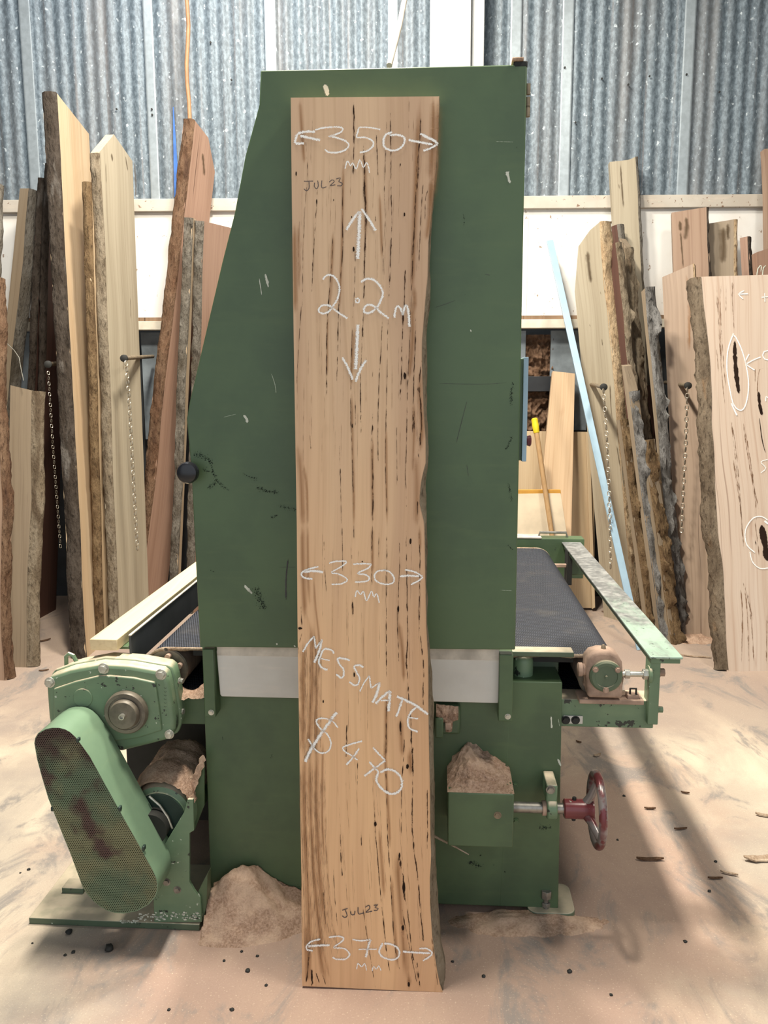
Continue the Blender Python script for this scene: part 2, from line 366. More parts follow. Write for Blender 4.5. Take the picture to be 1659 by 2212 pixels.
GREEN = (.088, .144, .070); GREEN_D = (.064, .106, .056)
def m_wheel():
    t = NT('worn red wheel'); n = t.noise(t.map(1, 1, 1, (2, 0, 3)), 17, 5, .6)
    col = t.mix(t.rng(n, .45, .55), (.15, .035, .04), (.22, .19, .185)); n2 = t.noise(t.co, 9, 3); col = t.mix(t.rng(n2, .55, .7), col, (.30, .28, .28))
    return t.fin(col, .28, .25, .5)
K = dict(
    green=m_paint('machine green', GREEN, GREEN_D, .72, 0),
    door=m_paint('machine green door', (.090, .146, .069), (.073, .120, .060), .745, 0),
    greenp=m_paint('pale machine green', (.175, .265, .160), (.125, .200, .118), .630, .9),
    greend=m_paint('dusty machine green', (.105, .15, .092), (.075, .11, .07), .66, .62),
    guard=m_paint('guard green', (.185, .285, .185), (.15, .235, .155), .76, .0, .35),
    dark=m_plain('dark hollow metal', (.02, .02, .018), .7),
    darkgreen=m_plain('dark green motor', (.022, .045, .036), .45),
    steel=m_plain('dull steel', (.33, .31, .28), .42, .75, .35, 40),
    zinc=m_plain('zinc bolt', (.55, .54, .48), .35, .7, .25, 60),
    dusty=m_plain('dust covered iron', (.42, .29, .22), .85, 0, .35, 20, .2),
    cap=m_plain('brownish cast cap', (.20, .17, .13), .5, .2, .35, 24),
    white=m_paint('off white plate', (.72, .70, .65), (.64, .61, .56), .735, 0, .4, chipcol=(.25, .23, .2)),
    knob=m_plain('black knob', (.012, .012, .016), .25, 0, .1),
    red=m_paint('worn red paint', (.19, .045, .05), (.14, .03, .035), .62, 0, .25, chipcol=(.35, .33, .32)),
    wheel=m_wheel(),
    belt=m_belt(), perf=m_perf(), rail=m_rail(), floor=m_floor(), galv=m_galv('galvanised sheet'), panel=m_panel(),
    saw=m_sawdust(), fray=m_sawdust('frayed fibre', (.50, .38, .28), (.72, .60, .46)),
    flat=m_plain('bright lap strip', (.36, .41, .445), .38, .35, .12, 30),
    post=m_plain('white steel post', (.64, .65, .64), .32, .0, .10, 4),
    cream=m_plain('cream flashing', (.60, .54, .46), .6, 0, .30, 14), flash=m_paint('dirty cream flashing', (.58, .53, .46), (.50, .44, .37), .64, 0, .5, chipcol=(.24, .15, .10)),
    ledge=m_wood('brown ledge timber', (.38, .25, .16), (.28, .18, .11), (.15, .09, .05)),
    ledgew=m_plain('cream ledge', (.74, .68, .56), .6, 0, .15, 10),
    lowgrey=m_plain('blue grey wall sheet', (.24, .28, .31), .5, .1, .35, 6),
    lowdark=m_plain('dark lower wall', (.045, .050, .055), .7, 0, .3, 6),
    black=m_plain('black band', (.018, .02, .024), .55),
    clod=m_sawdust('caked brown dust', (.16, .095, .06), (.24, .15, .10)),
    ply=m_wood('plywood', (.56, .43, .275), (.48, .36, .225), (.36, .22, .11), 3, .8, .4),
    plank=m_wood('pine plank', (.60, .43, .275), (.50, .35, .215), (.36, .20, .10), 5, .74, .5),
    yellow=m_plain('yellow grip', (.78, .58, .02), .4, 0, .06), orange=m_plain('orange strip', (.60, .30, .05), .5, 0, .12),
    creamp=m_plain('cream sheet', (.66, .55, .40), .6, 0, .15, 7), shaft=m_wood('handle wood', (.46, .29, .14), (.38, .23, .11), (.2, .11, .05)),
    blue=m_plain('pale blue steel', (.33, .47, .58), .4, .1, .10, 8), rod=m_plain('rusty rod', (.28, .22, .15), .6, .4, .3, 30),
    chain=m_plain('chain steel', (.50, .45, .36), .4, .8, .3, 60), conduit=m_plain('brown stick', (.38, .20, .10), .6, 0, .2, 20),
    chalk=m_fade('white chalk', (.90, .89, .87), .30, .70, 1.7, 420, 1, .95, .95),
    pencil=m_fade('dark pencil', (.09, .08, .09), .2, .75, .9, 600, 1, .8, .85),
    vein=m_fade('gum vein', (.10, .05, .028), .50, .78, 2.4, 260, .20, .7, .84, (.05, .024, .014)),
    veinf=m_fade('faint gum vein', (.20, .11, .06), .45, .95, 1.2, 150, .2, .7, .75),
    stain=m_fade('brown heartwood streak', (.37, .19, .085), .05, 1.7, 1.2, 90, .03, .7, 1.0, None, .85),
    split=m_fade('dark split', (.022, .012, .008), .20, .36, .5, 160, .5, .8, 1.0),
    smudge=m_fade('dark smudge', (.10, .065, .035), .05, 1.3, 1.2, 40, .1, .7, 1.0, None, .8),
    dab=m_fade('chalky dab', (.66, .68, .58), .28, .55, 1.0, 240, .6, .9, .9),
    scuff=m_fade('black scuff', (.024, .032, .026), .50, .78, 2.5, 330, .8, .8, .62),
    scratch=m_fade('pale scratch', (.45, .52, .40), .35, .7, 1.2, 200, 1, .8, .85),
    leather=m_plain('blue paint mark', (.05, .16, .50), .5),
)
WS = 0.80
WOODS = dict(
    cream=m_wood('cream sapwood', (.74, .57, .38), (.66, .48, .30), (.44, .29, .17), 1, .74),
    pale=m_wood('pale timber', (.62, .49, .345), (.53, .40, .27), (.30, .20, .12), 2, .68),
    pink=m_wood('pink timber', (.46, .29, .21), (.39, .24, .17), (.20, .10, .065), 3, .70),
    tan=m_wood('tan timber', (.50, .37, .275), (.38, .275, .205), (.19, .12, .075), 4, .66),
    rose=m_wood('rosy pale timber', (.67, .56, .47), (.60, .475, .38), (.36, .20, .13), 6, .66, .55, .62, .92),
    red=m_wood('dark red timber', (.13, .062, .044), (.095, .045, .034), (.045, .022, .016), 7, .7),
    orange=m_wood('orange brown timber', (.47, .325, .235), (.40, .265, .185), (.2, .1, .06), 8, .75),
    sage=m_wood('greyish cream timber', (.57, .495, .37), (.48, .41, .30), (.28, .21, .14), 12, .70),
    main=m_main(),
    cream_batten=m_wood('cream batten', (.74, .62, .40), (.70, .57, .36), (.52, .38, .21), 10, .85, .2, .62, 1.0),
    mill=m_wood('weathered tan', (.38, .30, .215), (.31, .24, .165), (.16, .11, .075), 11, .68),
)
BARKS = dict(
    dark=m_bark('dark bark', (.060, .045, .034), (.10, .08, .065), (.19, .17, .15), 1),
    grey=m_bark('grey bark', (.17, .145, .115), (.26, .235, .20), (.115, .095, .07), 2),
    brown=m_bark('brown bark', (.17, .105, .055), (.26, .175, .095), (.10, .062, .035), 3),
    red=m_bark('reddish bark', (.16, .085, .05), (.24, .15, .095), (.10, .055, .036), 4),
    pale=m_bark('pale stripped edge', (.46, .32, .19), (.56, .43, .28), (.26, .16, .09), 5),
    silver=m_bark('silvery bark', (.15, .14, .13), (.33, .32, .31), (.09, .075, .06), 6),
    front=m_bark('patchy brown grey bark', (.15, .11, .075), (.27, .21, .15), (.32, .19, .10), 8),
    clay=m_bark('clay bark', (.24, .185, .125), (.34, .28, .205), (.14, .10, .065), 7),
)
EXTRA = True

# ================================================================== the setting
def struct(o): o['kind'] = 'structure'; return o
m = MB(); m.grid(lambda a, b: (-6+12*a, -4+11*b, 0), 2, 2); struct(m.build('floor', K['floor']))
WMW = frame_mw(WO, WX, WY, Vector((0, 0, 1)))
zt = W(490, 433)[2]; zp0 = W(500, 690)[2]
# corrugated upper wall: sine ribs with a flat lap every sheet
seams = [W(x, 430)[0] for x in (92, 350, 606, 862, 1120, 1229, 1484, 1740)]
lap = 0.062; pitch = .0795
def corr(x):
    for s in seams:
        if s-.075 < x <= s: return -.012, True
    return -.0068*math.sin((x-seams[0])*2*math.pi/pitch), False
m = MB(); xs = [-6+i*.0098 for i in range(int(12/.0098))]; top, bot = 5.4, zt-.02
vs = []; fs = []
for i, x in enumerate(xs):
    y = corr(x)[0]; vs += [(x, y, bot), (x, y, top)]
mi = []
for i in range(len(xs)-1): fs.append((2*i, 2*i+2, 2*i+3, 2*i+1)); mi.append(1 if corr(xs[i])[1] and corr(xs[i+1])[1] else 0)
m.v = vs; m.f = fs; m.m = mi
struct(m.build('wall_back', [K['galv'], K['flat']], mw=WMW, ang=70))
# screws of the sheeting
m = MB()
for px, py in ((455,92),(252,236),(328,236),(329,248),(500,173),(1220,146),(1300,170),(1357,183),(1403,165),(1483,161),(1243,265),(1554,199)):
    p = W(px, py, -.016); m.cyl((p[0], p[1], p[2]), (p[0], p[1]-.006, p[2]), .006, n=8)
struct(m.build('trim_7', K['dark'], mw=WMW))
m = MB(); m.box(-6, 6, -.05, .0, W(490, 459)[2], zt+.004); struct(m.build('trim_1', K['flash'], mw=WMW, bev=.004))
m = MB(); m.box(-6, 6, -.02, .03, zp0-.01, W(490, 459)[2]+.01)
for px in (1136, 240, 880):
    a = W(px, 600)[0]; m.box(a, a+.004, -.024, -.019, zp0, zt-.05)
struct(m.build('wall_back_panel', K['panel'], mw=WMW))
za, zb, zc = W(1200, 683)[2], W(1200, 691)[2], W(1200, 710)[2]
m = MB(); m.box(-6, 6, -.06, .03, zb, za); struct(m.build('trim_2', K['ledge'], mw=WMW))
m = MB(); m.box(-6, 6, -.07, .03, zc, zb-.001); struct(m.build('trim_3', K['ledgew'], mw=WMW, bev=.003))
m = MB(); m.box(-6, 6, .16, .19, -.02, zc+.05); struct(m.build('wall_back_lower', K['lowdark'], mw=WMW))
p0, p1 = W(1193, 716), W(1262, 930); q = W(1112, 930)
m = MB(); m.box(p0[0], p1[0]+.02, .04, .06, p1[2], zc-.01); m.box(q[0], W(1138, 720)[0], .04, .06, p1[2], zc-.01)
a = W(0, 720)[0]; m.box(a-1, W(135, 720)[0]-.05, .04, .06, W(100, 900)[2], zc-.01)
m.box(W(300, 720)[0], W(345, 720)[0], .04, .06, W(100, 950)[2], zc-.01)
struct(m.build('trim_4', K['lowgrey'], mw=WMW))
m = MB(); x0, x1 = W(1136, 800)[0], W(1196, 800)[0]; z0, z1 = W(1150, 940)[2], W(1150, 722)[2]
def clod(a, b):
    x = x0+(x1-x0)*a; z = z0+(z1-z0)*b
    return (x, .06-.035*N.fractal(Vector((x*14, z*14, 1)), 1, 2, 4)-.03*N.noise(Vector((x*50, z*40, 5))), z)
m.grid(clod, 34, 90); tag(m.build('caked_sawdust', K['clod'], mw=WMW, ang=180), 'rough brown caked sawdust showing in the gap of the back wall', 'sawdust', kind='stuff')
m = MB(); m.box(W(1118, 830)[0], W(1200, 830)[0], .0, .06, W(1150, 846)[2], W(1150, 813)[2]); struct(m.build('trim_5', K['black'], mw=WMW, bev=.003))
# white steel post behind the machine
m = MB(); a, b = W(931, 70, -.22)[0], W(1048, 70, -.22)[0]; c = a+(b-a)*.74
m.box(a, c, -.22, -.205, 0, 5); m.box(a+(c-a)*.45, a+(c-a)*.45+.014, -.206, -.03, 0, 5); m.box(a, c, -.03, -.015, 0, 5)
m.box(c+.005, b, -.17, -.02, 0, 5)
struct(m.build('pillar_back', K['post'], mw=WMW, bev=.012, seg=3))
# roof and side walls around the place
m = MB(); m.box(-6, 6, -3, 6.4, 5.0, 5.1); struct(m.build('ceiling', K['galv']))
m = MB(); m.box(-5.2, -5.1, -3, 6.4, 0, 5); struct(m.build('wall_left', K['galv']))
m = MB(); m.box(5.1, 5.2, -3, 6.4, 0, 5); struct(m.build('wall_right', K['galv']))
m = MB()
def bluem(a, b):
    z = zt+.02+(W(383, 240)[2]-zt)*b; x = W(380, 340)[0]+(a-.5)*.03*(1.2-b); return (x, -.016, z)
m.grid(bluem, 2, 14); tag(m.build('blue_paint_streak', K['leather'], mw=WMW), 'streak of blue paint on the corrugated wall beside the brown stick', 'paint mark')

# ================================================================== timber slabs leaning at the wall
def slab(label, b, t, Yt, width, az, thick, wood, bark, top=((0, 0), (1, 0)), name='timber_slab', cat='timber slab', group=None, wav=.010,
         bulge=.012, rough=.010, both=False, nz=40, taper=0.0, knob=0.0):
    B = G(*b); T = PY(t[0], t[1], Yt); u = (T-B).normalized(); L = (T-B).length
    wv = Vector((math.cos(R(az)), math.sin(R(az)), 0)); wv = (wv - u*wv.dot(u)).normalized(); tv = u.cross(wv)
    mw = frame_mw(B, wv, tv, u); sd = sum(map(ord, label)) % 997
    e0 = lambda s: wav*N.noise(Vector((s*L*1.6, sd, 0)))*2 + wav*.5*N.noise(Vector((s*L*5, sd, 4)))
    e1 = lambda s: width*(1-taper*s) + (wav*2*N.noise(Vector((s*L*1.4, sd, 9))) if both else 0)
    def ext(f):
        for (fa, ea), (fb, eb) in zip(top, top[1:]):
            if fa <= f <= fb: return ea+(eb-ea)*(f-fa)/max(1e-6, fb-fa)
        return top[-1][1]
    cols = sorted(set([0, .25, .5, .75, 1]+[f for f, _ in top])); nc = len(cols); m = MB(); vs = []
    for i in range(nz+1):
        s = i/nz
        for k in (-1, 1):
            for f in cols:
                x = e0(s)+(e1(s)-e0(s))*f; y = k*thick/2; z = min(s*L, L+ext(f)-.001*(nz-i))
                if i == nz: z = L+ext(f)
                if i == 0: z = -(x*wv.z+y*tv.z)/u.z
                vs.append((x, y, z))
    S = 2*nc; fs = []
    for i in range(nz):
        a = i*S; c = a+S
        for j in range(nc-1):
            fs.append((a+j, a+j+1, c+j+1, c+j)); fs.append((a+nc+j+1, a+nc+j, c+nc+j, c+nc+j+1))
        fs.append((a+nc, a, c, c+nc)); fs.append((a+nc-1, a+2*nc-1, c+2*nc-1, c+nc-1))
    for j in range(nc-1):
        fs.append((j+1, j, nc+j, nc+j+1)); c = nz*S; fs.append((c+j, c+j+1, c+nc+j+1, c+nc+j))
    m.add(vs, fs); o = m.build(name, WOODS[wood] if isinstance(wood, str) else wood, mw=mw, ang=30)
    tag(o, label, cat, group)
    if bark:
        for side in ((0, 1) if both else (0,)):
            m = MB(); nb, na = int(L/.022), 8
            def bk(a, bb):
                s = bb; an = (a-.5)*math.pi; e = e0(s) if side == 0 else e1(s); sg = -1 if side == 0 else 1
                y = (thick/2+.0025)*math.sin(an); c = math.cos(an)
                x = -.008 + (bulge*c + .008)*(1 if abs(a-.5) < .49 else 0)
                q = Vector((a*thick*22, sd+side*9, s*L*9))
                d = rough*(N.noise(q)+.6*N.noise(q*2.7)+.35*N.noise(q*7)) * (c > .2)
                if knob:
                    kn = N.noise(Vector((a*3.2, sd*.7, s*L*16))); d += knob*max(0, kn-.22)*2.2*(c > .2)
                z = min(s*L, L+ext(0 if side == 0 else 1)-.001)
                if bb == 1: z = L+ext(0 if side == 0 else 1)-.001
                X = e+sg*(x+d)
                if bb == 0: z = max(0, -(X*wv.z+y*tv.z)/u.z)
                return (X, y, z)
            m.grid(bk, na+1, nb)
            m.build('bark_edge', BARKS[bark], o, ang=60)
    return o, mw, thick

def face_xy(mw, thick, px, py, off=0.0):
    tv = mw.col[1].to_3d(); P = hit(px, py, mw.translation - tv*(thick/2+off), tv); q = mw.inverted() @ P; return (q.x, q.z)

LG, RG = 'slabs leaning in the rack left of the machine', 'slabs leaning in the rack right of the machine'
slab('pale board at the far left with a rounded top', (-28, 1405), (2, 400), 5.1, .25, 178, .05, 'pale', 'grey', ((0, 0), (.3, .03), (1, .03)), group=LG)
slab('thick pinkish slab at the left border with an orange brown edge', (22, 1465), (0, 600), 4.45, .30, 172, .07, 'orange', 'red', group=LG, bulge=.016, rough=.012)
o, mw, th = slab('short tan slab with a mossy bark edge beside the thick left border slab', (66, 1438), (78, 842), 4.55, .13, 176, .055, 'mill', 'clay', ((0, -.01), (1, .02)), group=LG, bulge=.05, rough=.006)
for grp in ((((23, 930), (42, 928)), ((33, 914), (42, 928), (33, 941))), (((23, 1136), (38, 1136)), ((29, 1128), (39, 1137), (29, 1146))), (((34, 1390), (44, 1397), (36, 1410)),)):
    m = MB()
    for pts in grp: m.ribbon([face_xy(mw, th, *p) for p in pts], .010, y=-th/2-.002, step=.01)
    m.build('chalk_arrow', K['dab'], o)
slab('weathered grey slab leaning right behind the short tan slab', (-18, 1335), (77, 411), 5.35, .10, 150, .075, 'pale', 'grey', group=LG, rough=.004)
slab('black barked slab left of the tall dark barked slab, lower of the dark pair', (40, 1338), (89, 384), 5.24, .14, 88, .04, 'red', 'dark', group=LG)
slab('black barked slab left of the tall dark barked slab, upper of the dark pair', (75, 1338), (103, 352), 5.24, .24, 84, .04, 'red', 'dark', group=LG)
slab('tall cream slab with near black bark, highest on the left', (171, 1422), (106, 200), 4.95, .46, 88, .078, 'cream', 'dark', ((0, 0), (1, -.02)), group=LG, bulge=.016, rough=.012)
slab('narrow slab with brown bark between the two tall cream slabs', (216, 1402), (187, 393), 4.82, .14, 87, .046, 'cream', 'brown', group=LG, taper=.2)
slab('thick cream slab with a peaked split top end', (249, 1398), (206, 332), 4.85, .42, 82, .052, 'sage', 'clay', ((0, 0), (.45, .17), (1, .10)), group=LG)
slab('reddish slab with shaggy bark leaning over to the right', (287, 1345), (408, 258), 5.28, .26, 66, .075, 'pink', 'red', ((0, 0), (.6, -.05), (1, -.22)), group=LG, bulge=.018, rough=.014)
slab('grey barked slab behind the machine knob, left of a pair', (372, 1330), (407, 470), 5.10, .05, 80, .052, 'pale', 'grey', group=LG, rough=.012)
slab('grey barked slab with a pink face beside the sander hood', (408, 1325), (431, 477), 5.12, .34, 72, .052, 'pink', 'grey', group=LG, rough=.012)
# --- right hand side
slab('broad cream slab with a stripped ochre edge behind the blue bar', (1383, 1350), (1309, 478), 5.14, .26, 122, .088, 'sage', 'pale', ((0, 0), (.35, -.03), (.75, -.10), (1, -.36)), group=RG, bulge=.014, rough=.014)
slab('tallest narrow board right of the machine with one long crack', (1428, 1322), (1373, 346), 5.47, .165, 176, .05, 'sage', 'grey', ((0, .015), (.3, 0), (1, 0)), group=RG, rough=.005)
slab('thin grey edged slab just behind the broad cream slab', (1410, 1352), (1340, 485), 5.36, .05, 130, .045, 'red', 'grey', group=RG)
slab('knotty slab with a dark red face beside the broad cream slab', (1424, 1368), (1337, 524), 5.12, .055, 128, .045, 'red', 'clay', group=RG, rough=.016, knob=.02)
slab('pale slab with a rounded tip in front of the tallest narrow board', (1440, 1362), (1357, 518), 5.26, .04, 125, .06, 'mill', 'clay', ((0, -.05), (1, .02)), group=RG, rough=.014, knob=.02)
slab('pointed stub slab with purple grey bark low in the right cluster', (1439, 1386), (1364, 800), 4.86, .04, 120, .065, 'mill', 'silver', ((0, -.12), (.6, .03), (1, .04)), group=RG, rough=.020, knob=.035)
slab('stub slab with a torn splintered top and pimpled bark', (1463, 1390), (1406, 960), 4.80, .04, 118, .075, 'mill', 'brown', ((0, .03), (1, -.04)), group=RG, rough=.024, knob=.04)
slab('ochre barked stub slab wedged against the broad cream slab', (1414, 1382), (1350, 905), 4.88, .04, 118, .06, 'mill', 'brown', group=RG, rough=.020, knob=.03)
slab('grey slab studded with small nodules right of the cluster', (1477, 1376), (1403, 620), 4.98, .035, 118, .066, 'mill', 'silver', ((0, 0), (1, -.02)), group=RG, rough=.006, knob=.035)
slab('dark slab in the shade behind the nodule studded slab', (1496, 1362), (1414, 830), 5.3, .05, 125, .05, 'red', 'dark', group=RG)
slab('pinkish slab with a slanted top left of the striped front slab', (1540, 1382), (1500, 572), 5.17, .185, 152, .055, 'tan', 'pale', ((0, 0), (1, -.05)), group=RG, rough=.002, bulge=.003)
slab('tan board with a black stain and dark bark edge', (1555, 1350), (1527, 450), 5.35, .21, 166, .055, 'orange', 'dark', ((0, 0), (1, -.01)), group=RG, bulge=.006)
slab('shaded board with a pale streaky edge, middle of the three behind the striped front slab', (1625, 1352), (1588, 476), 5.38, .22, 156, .05, 'mill', 'pale', ((0, 0), (1, 0)), group=RG, rough=.004)
slab('short reddish board behind the striped front slab', (1666, 1354), (1620, 512), 5.30, .055, 150, .05, 'pink', 'dark', group=RG)
o, mw, th = slab('pink board with faint chalk loops at the right border', (1672, 1372), (1629, 548), 5.12, .42, 8, .05, 'pink', None, ((0, 0), (1, .12)), group=RG)
m = MB()
for pts in (((1634, 600), (1637, 580), (1644, 574), (1643, 590)), ((1646, 600), (1649, 578), (1656, 573))):
    m.ribbon([face_xy(mw, th, *p) for p in pts], .012, y=-th/2-.002, step=.01)
m.build('chalk_loop', K['dab'], o)
slab('orange brown slab at the right border, taller than its neighbours', (1690, 1342), (1646, 325), 5.42, .30, 4, .05, 'orange', None, group=RG)
o, mw, th = slab('wide striped pale slab standing in front at the right border with chalk ovals', (1562, 1445), (1507, 604), 4.72, .78, 3, .085, 'rose', 'front', ((0, 0), (1, .015)), group=RG, bulge=.05, rough=.018, wav=.018, nz=60)
fx = lambda x, y: face_xy(mw, th, x, y)
c2 = lambda x, y: (1420+x/4.607, 420+y/4.607); c3 = lambda x, y: (1420+x/3.812, 880+y/3.812)
for pts, wd in ((((755,1385),(700,1550),(690,1750),(720,1950),(760,2100),(830,2150),(880,2080),(905,1900),(880,1700),(830,1530),(775,1420),(745,1390)), .013),
                (((735,2080),(760,2140),(790,2200)), .016), (((800,995),(900,990)), .011), (((860,960),(805,995),(850,1040)), .011),
                (((1035,1025),(1100,1020)), .009), (((1065,985),(1068,1070)), .009), (((1025,1620),(950,1650),(880,1690)), .012), (((910,1590),(870,1670),(890,1700),(965,1750)), .013),
                (((1099,1555),(1060,1565),(1045,1600),(1065,1640),(1105,1650)), .012), (((1078,2010),(1075,2060)), .01), (((1078,2010),(1105,2030)), .01)):
    MB().ribbon([fx(*c2(*p)) for p in pts], wd, y=-th/2-.003, step=.012, taper=False).build('chalk_stroke', K['chalk'], o)
for pts, wd in ((((905,930),(860,900),(790,910),(730,990),(720,1070),(740,1140),(800,1195)), .012), (((760,1190),(780,1270),(840,1325),(915,1322)), .011),
                (((880,935),(908,960)), .02), (((850,540),(890,500),(850,450),(905,430)), .008)):
    MB().ribbon([fx(*c3(*p)) for p in pts], wd, y=-th/2-.003, step=.012, taper=False).build('chalk_stroke', K['chalk'], o)
for pts, wd in ((((768,1450),(770,1600),(785,1800),(812,1990)), .030), (((1005,1960),(1015,2080),(1040,2200)), .022)):
    MB().ribbon([fx(*c2(*p)) for p in pts], wd, y=-th/2-.002, step=.012, wob=.5).build('dark_hole', K['split'], o)
for pts, wd in ((((855,960),(870,1050),(890,1150),(908,1270)), .045), (((805,1095),(812,1135)), .01), (((850,0),(855,50)), .012), (((838,80),(860,260),(890,380)), .006)):
    MB().ribbon([fx(*c3(*p)) for p in pts], wd, y=-th/2-.002, step=.012, wob=.5).build('dark_hole', K['split'], o)
m = MB()
for k, pts in enumerate((((560,850),(600,1150),(620,1500),(650,1900),(690,2212)), ((580,850),(615,1200),(640,1700)), ((640,850),(625,1100),(660,1700),(690,2000)), ((685,850),(680,1200)), ((765,850),(745,1000),(765,1380)), ((745,850),(740,1050)), ((585,1490),(610,1800)), ((975,1700),(970,1900)), ((1100,1740),(1020,1740),(995,1900),(1000,2050)))):
    m.ribbon([fx(*c2(*p)) for p in pts], .014, y=-th/2-.001, step=.02)
for pts in (((590,0),(640,300),(670,600),(690,900),(720,1250)), ((600,50),(650,500),(700,1000)), ((685,20),(750,350),(800,700),(820,1000)), ((700,100),(760,500),(850,900)), ((620,400),(680,800)), ((680,1450),(700,1700),(690,2150)), ((710,1450),(740,1700),(755,2150)), ((690,1400),(760,1650),(800,2150)), ((740,1500),(790,1800)), ((800,900),(840,1250)), ((905,1650),(895,2150))):
    m.ribbon([fx(*c3(*p)) for p in pts], .020, y=-th/2-.001, step=.02)
m.build('gum_vein', K['veinf'], o)

SL = {}
def mark_slab(key, S, mat, wd, name='dark_streak'):
    o = next(x for x in C.objects if x.get('label', '').startswith(key)); mw = o.matrix_basis; th = SL[o['label']]
    sg = 1 if mw.col[1].to_3d().dot(CP-mw.translation) > 0 else -1
    tv = mw.col[1].to_3d()*sg; iv = mw.inverted()
    for pts, k in S:
        q = [iv @ hit(px, py, mw.translation+tv*th/2, tv) for px, py in pts]
        MB().ribbon([(p.x, p.z) for p in q], wd*k, 0, sg*(th/2+.0015), .012, True, .5).build(name, K[mat], o)
for o in list(C.objects):
    if o.name.startswith('timber_slab'): SL[o['label']] = max(abs(v.co.y) for v in o.data.vertices)*2
mark_slab('tallest narrow board', ((((1340,352),(1343,400),(1347,452)), 1), (((1336,395),(1338,410)), .6)), 'smudge', .016)
mark_slab('broad cream slab', ((((1268,540),(1272,580),(1277,612)), 3.2), (((1265,548),(1268,556)), 1), (((1297,628),(1299,638)), .5), (((1320,655),(1321,662)), .5), (((1273,698),(1276,708)), .8), (((1300,730),(1302,748)), .7), (((1318,830),(1320,880),(1323,905)), .9), (((1332,960),(1340,1010)), .9), (((1280,950),(1290,1020)), .6)), 'smudge', .014)
mark_slab('tan board with a black', ((((1481,468),(1483,490),(1479,520)), 3.4), (((1468,476),(1470,500)), 2.4), (((1470,500),(1473,540),(1476,580)), 1.2)), 'smudge', .012)
mark_slab('pinkish slab with a slanted', ((((1482,592),(1490,640),(1490,700),(1488,760)), 3), (((1490,640),(1491,720)), .6)), 'stain', .012)
mark_slab('thick cream slab', ((((289,345),(293,400),(292,430)), 2.6), (((240,330),(243,350)), 2), (((228,350),(229,400)), .8), (((270,335),(276,370)), 1.6), (((281,640),(282,690)), .5), (((266,770),(266,800)), .5)), 'smudge', .016)
mark_slab('shaded board', ((((1562,490),(1563,540),(1560,570)), 3), (((1572,482),(1573,520)), 2)), 'smudge', .02)
mark_slab('reddish slab with shaggy', ((((437,330),(440,360),(441,380)), 2),), 'smudge', .02)

# sheets, plank, broom handle and bars at the back wall
def flat(name, label, cat, pts, Y0, Y1, thick, mat, group=None):     # pts: px corners top-left, top-right, bottom-right, bottom-left; Y at top, at bottom
    tl, tr, br, bl = pts; A, B_ = PY(bl[0], bl[1], Y1), PY(br[0], br[1], Y1); Cc, D = PY(tl[0], tl[1], Y0), PY(tr[0], tr[1], Y0)
    u = ((Cc+D)/2-(A+B_)/2).normalized(); x = (B_-A); x = (x-u*x.dot(u)).normalized(); y = u.cross(x)
    mw = frame_mw(A, x, y, u); inv = mw.inverted(); q = [inv @ p for p in (A, B_, D, Cc)]
    return tag(MB().prism([(p.x, p.z) for p in q], 0, thick).build(name, mat, mw=mw, bev=.002), label, cat, group)
o = flat('plywood_sheet', 'plywood sheet standing against the back wall behind the conveyor', 'plywood', ((1118, 931), (1282, 933), (1286, 1314), (1112, 1310)), 5.5, 5.36, .018, K['ply'])
o2 = flat('plywood_sheet', 'narrow plywood strip standing beside the wider plywood sheet', 'plywood', ((1266, 934), (1274, 938), (1286, 1312), (1279, 1316)), 5.47, 5.33, .02, K['ply'])
flat('pine_plank', 'wide knotty pine plank leaning behind the yellow topped handle', 'plank', ((1194, 801), (1242, 807), (1232, 1255), (1150, 1255)), 5.52, 5.08, .038, K['plank'])
o = flat('cream_sheet', 'cream board with an orange top strip behind the conveyor', 'board', ((1100, 1067), (1211, 1064), (1236, 1225), (1100, 1225)), 4.98, 4.9, .02, K['creamp'])
f = flat('top_strip', None, None, ((1100, 1058), (1211, 1058), (1212, 1067), (1100, 1069)), 4.98, 4.98, .02, K['orange']); f.parent = o; f.matrix_parent_inverse = o.matrix_world.inverted()
A, T = PY(1205, 1240, 4.80), PY(1155, 908, 5.04); A = T+(A-T)*1.0
rt = empty('broom_handle', 'wooden handle with a yellow grip leaning on the pine plank', 'broom handle', Matrix.Translation(A))
d = T-A
MB().cyl((0, 0, 0), d*.93, .0145, .0155, 14).build('shaft', K['shaft'], rt)
MB().lathe(d*.915, d, [(0, .0165), (.004, .0185), (.05, .021), (.065, .019), (.085, .0205), (.092, .014)], 18).build('grip', K['yellow'], rt)
A, T = G(1384, 1405), PY(1188, 520, 5.45); u = (T-A).normalized(); x = (Vector((1, 0, 0))-u*u.x).normalized()
m = MB(); Lb = (T-A).length; m.box(-.021, .021, 0, .012, .0, Lb)
tag(m.build('steel_bar', K['blue'], mw=frame_mw(A+Vector((0, 0, .004)), x, u.cross(x), u), bev=.002), 'long pale blue flat steel bar leaning against the back wall', 'steel bar')

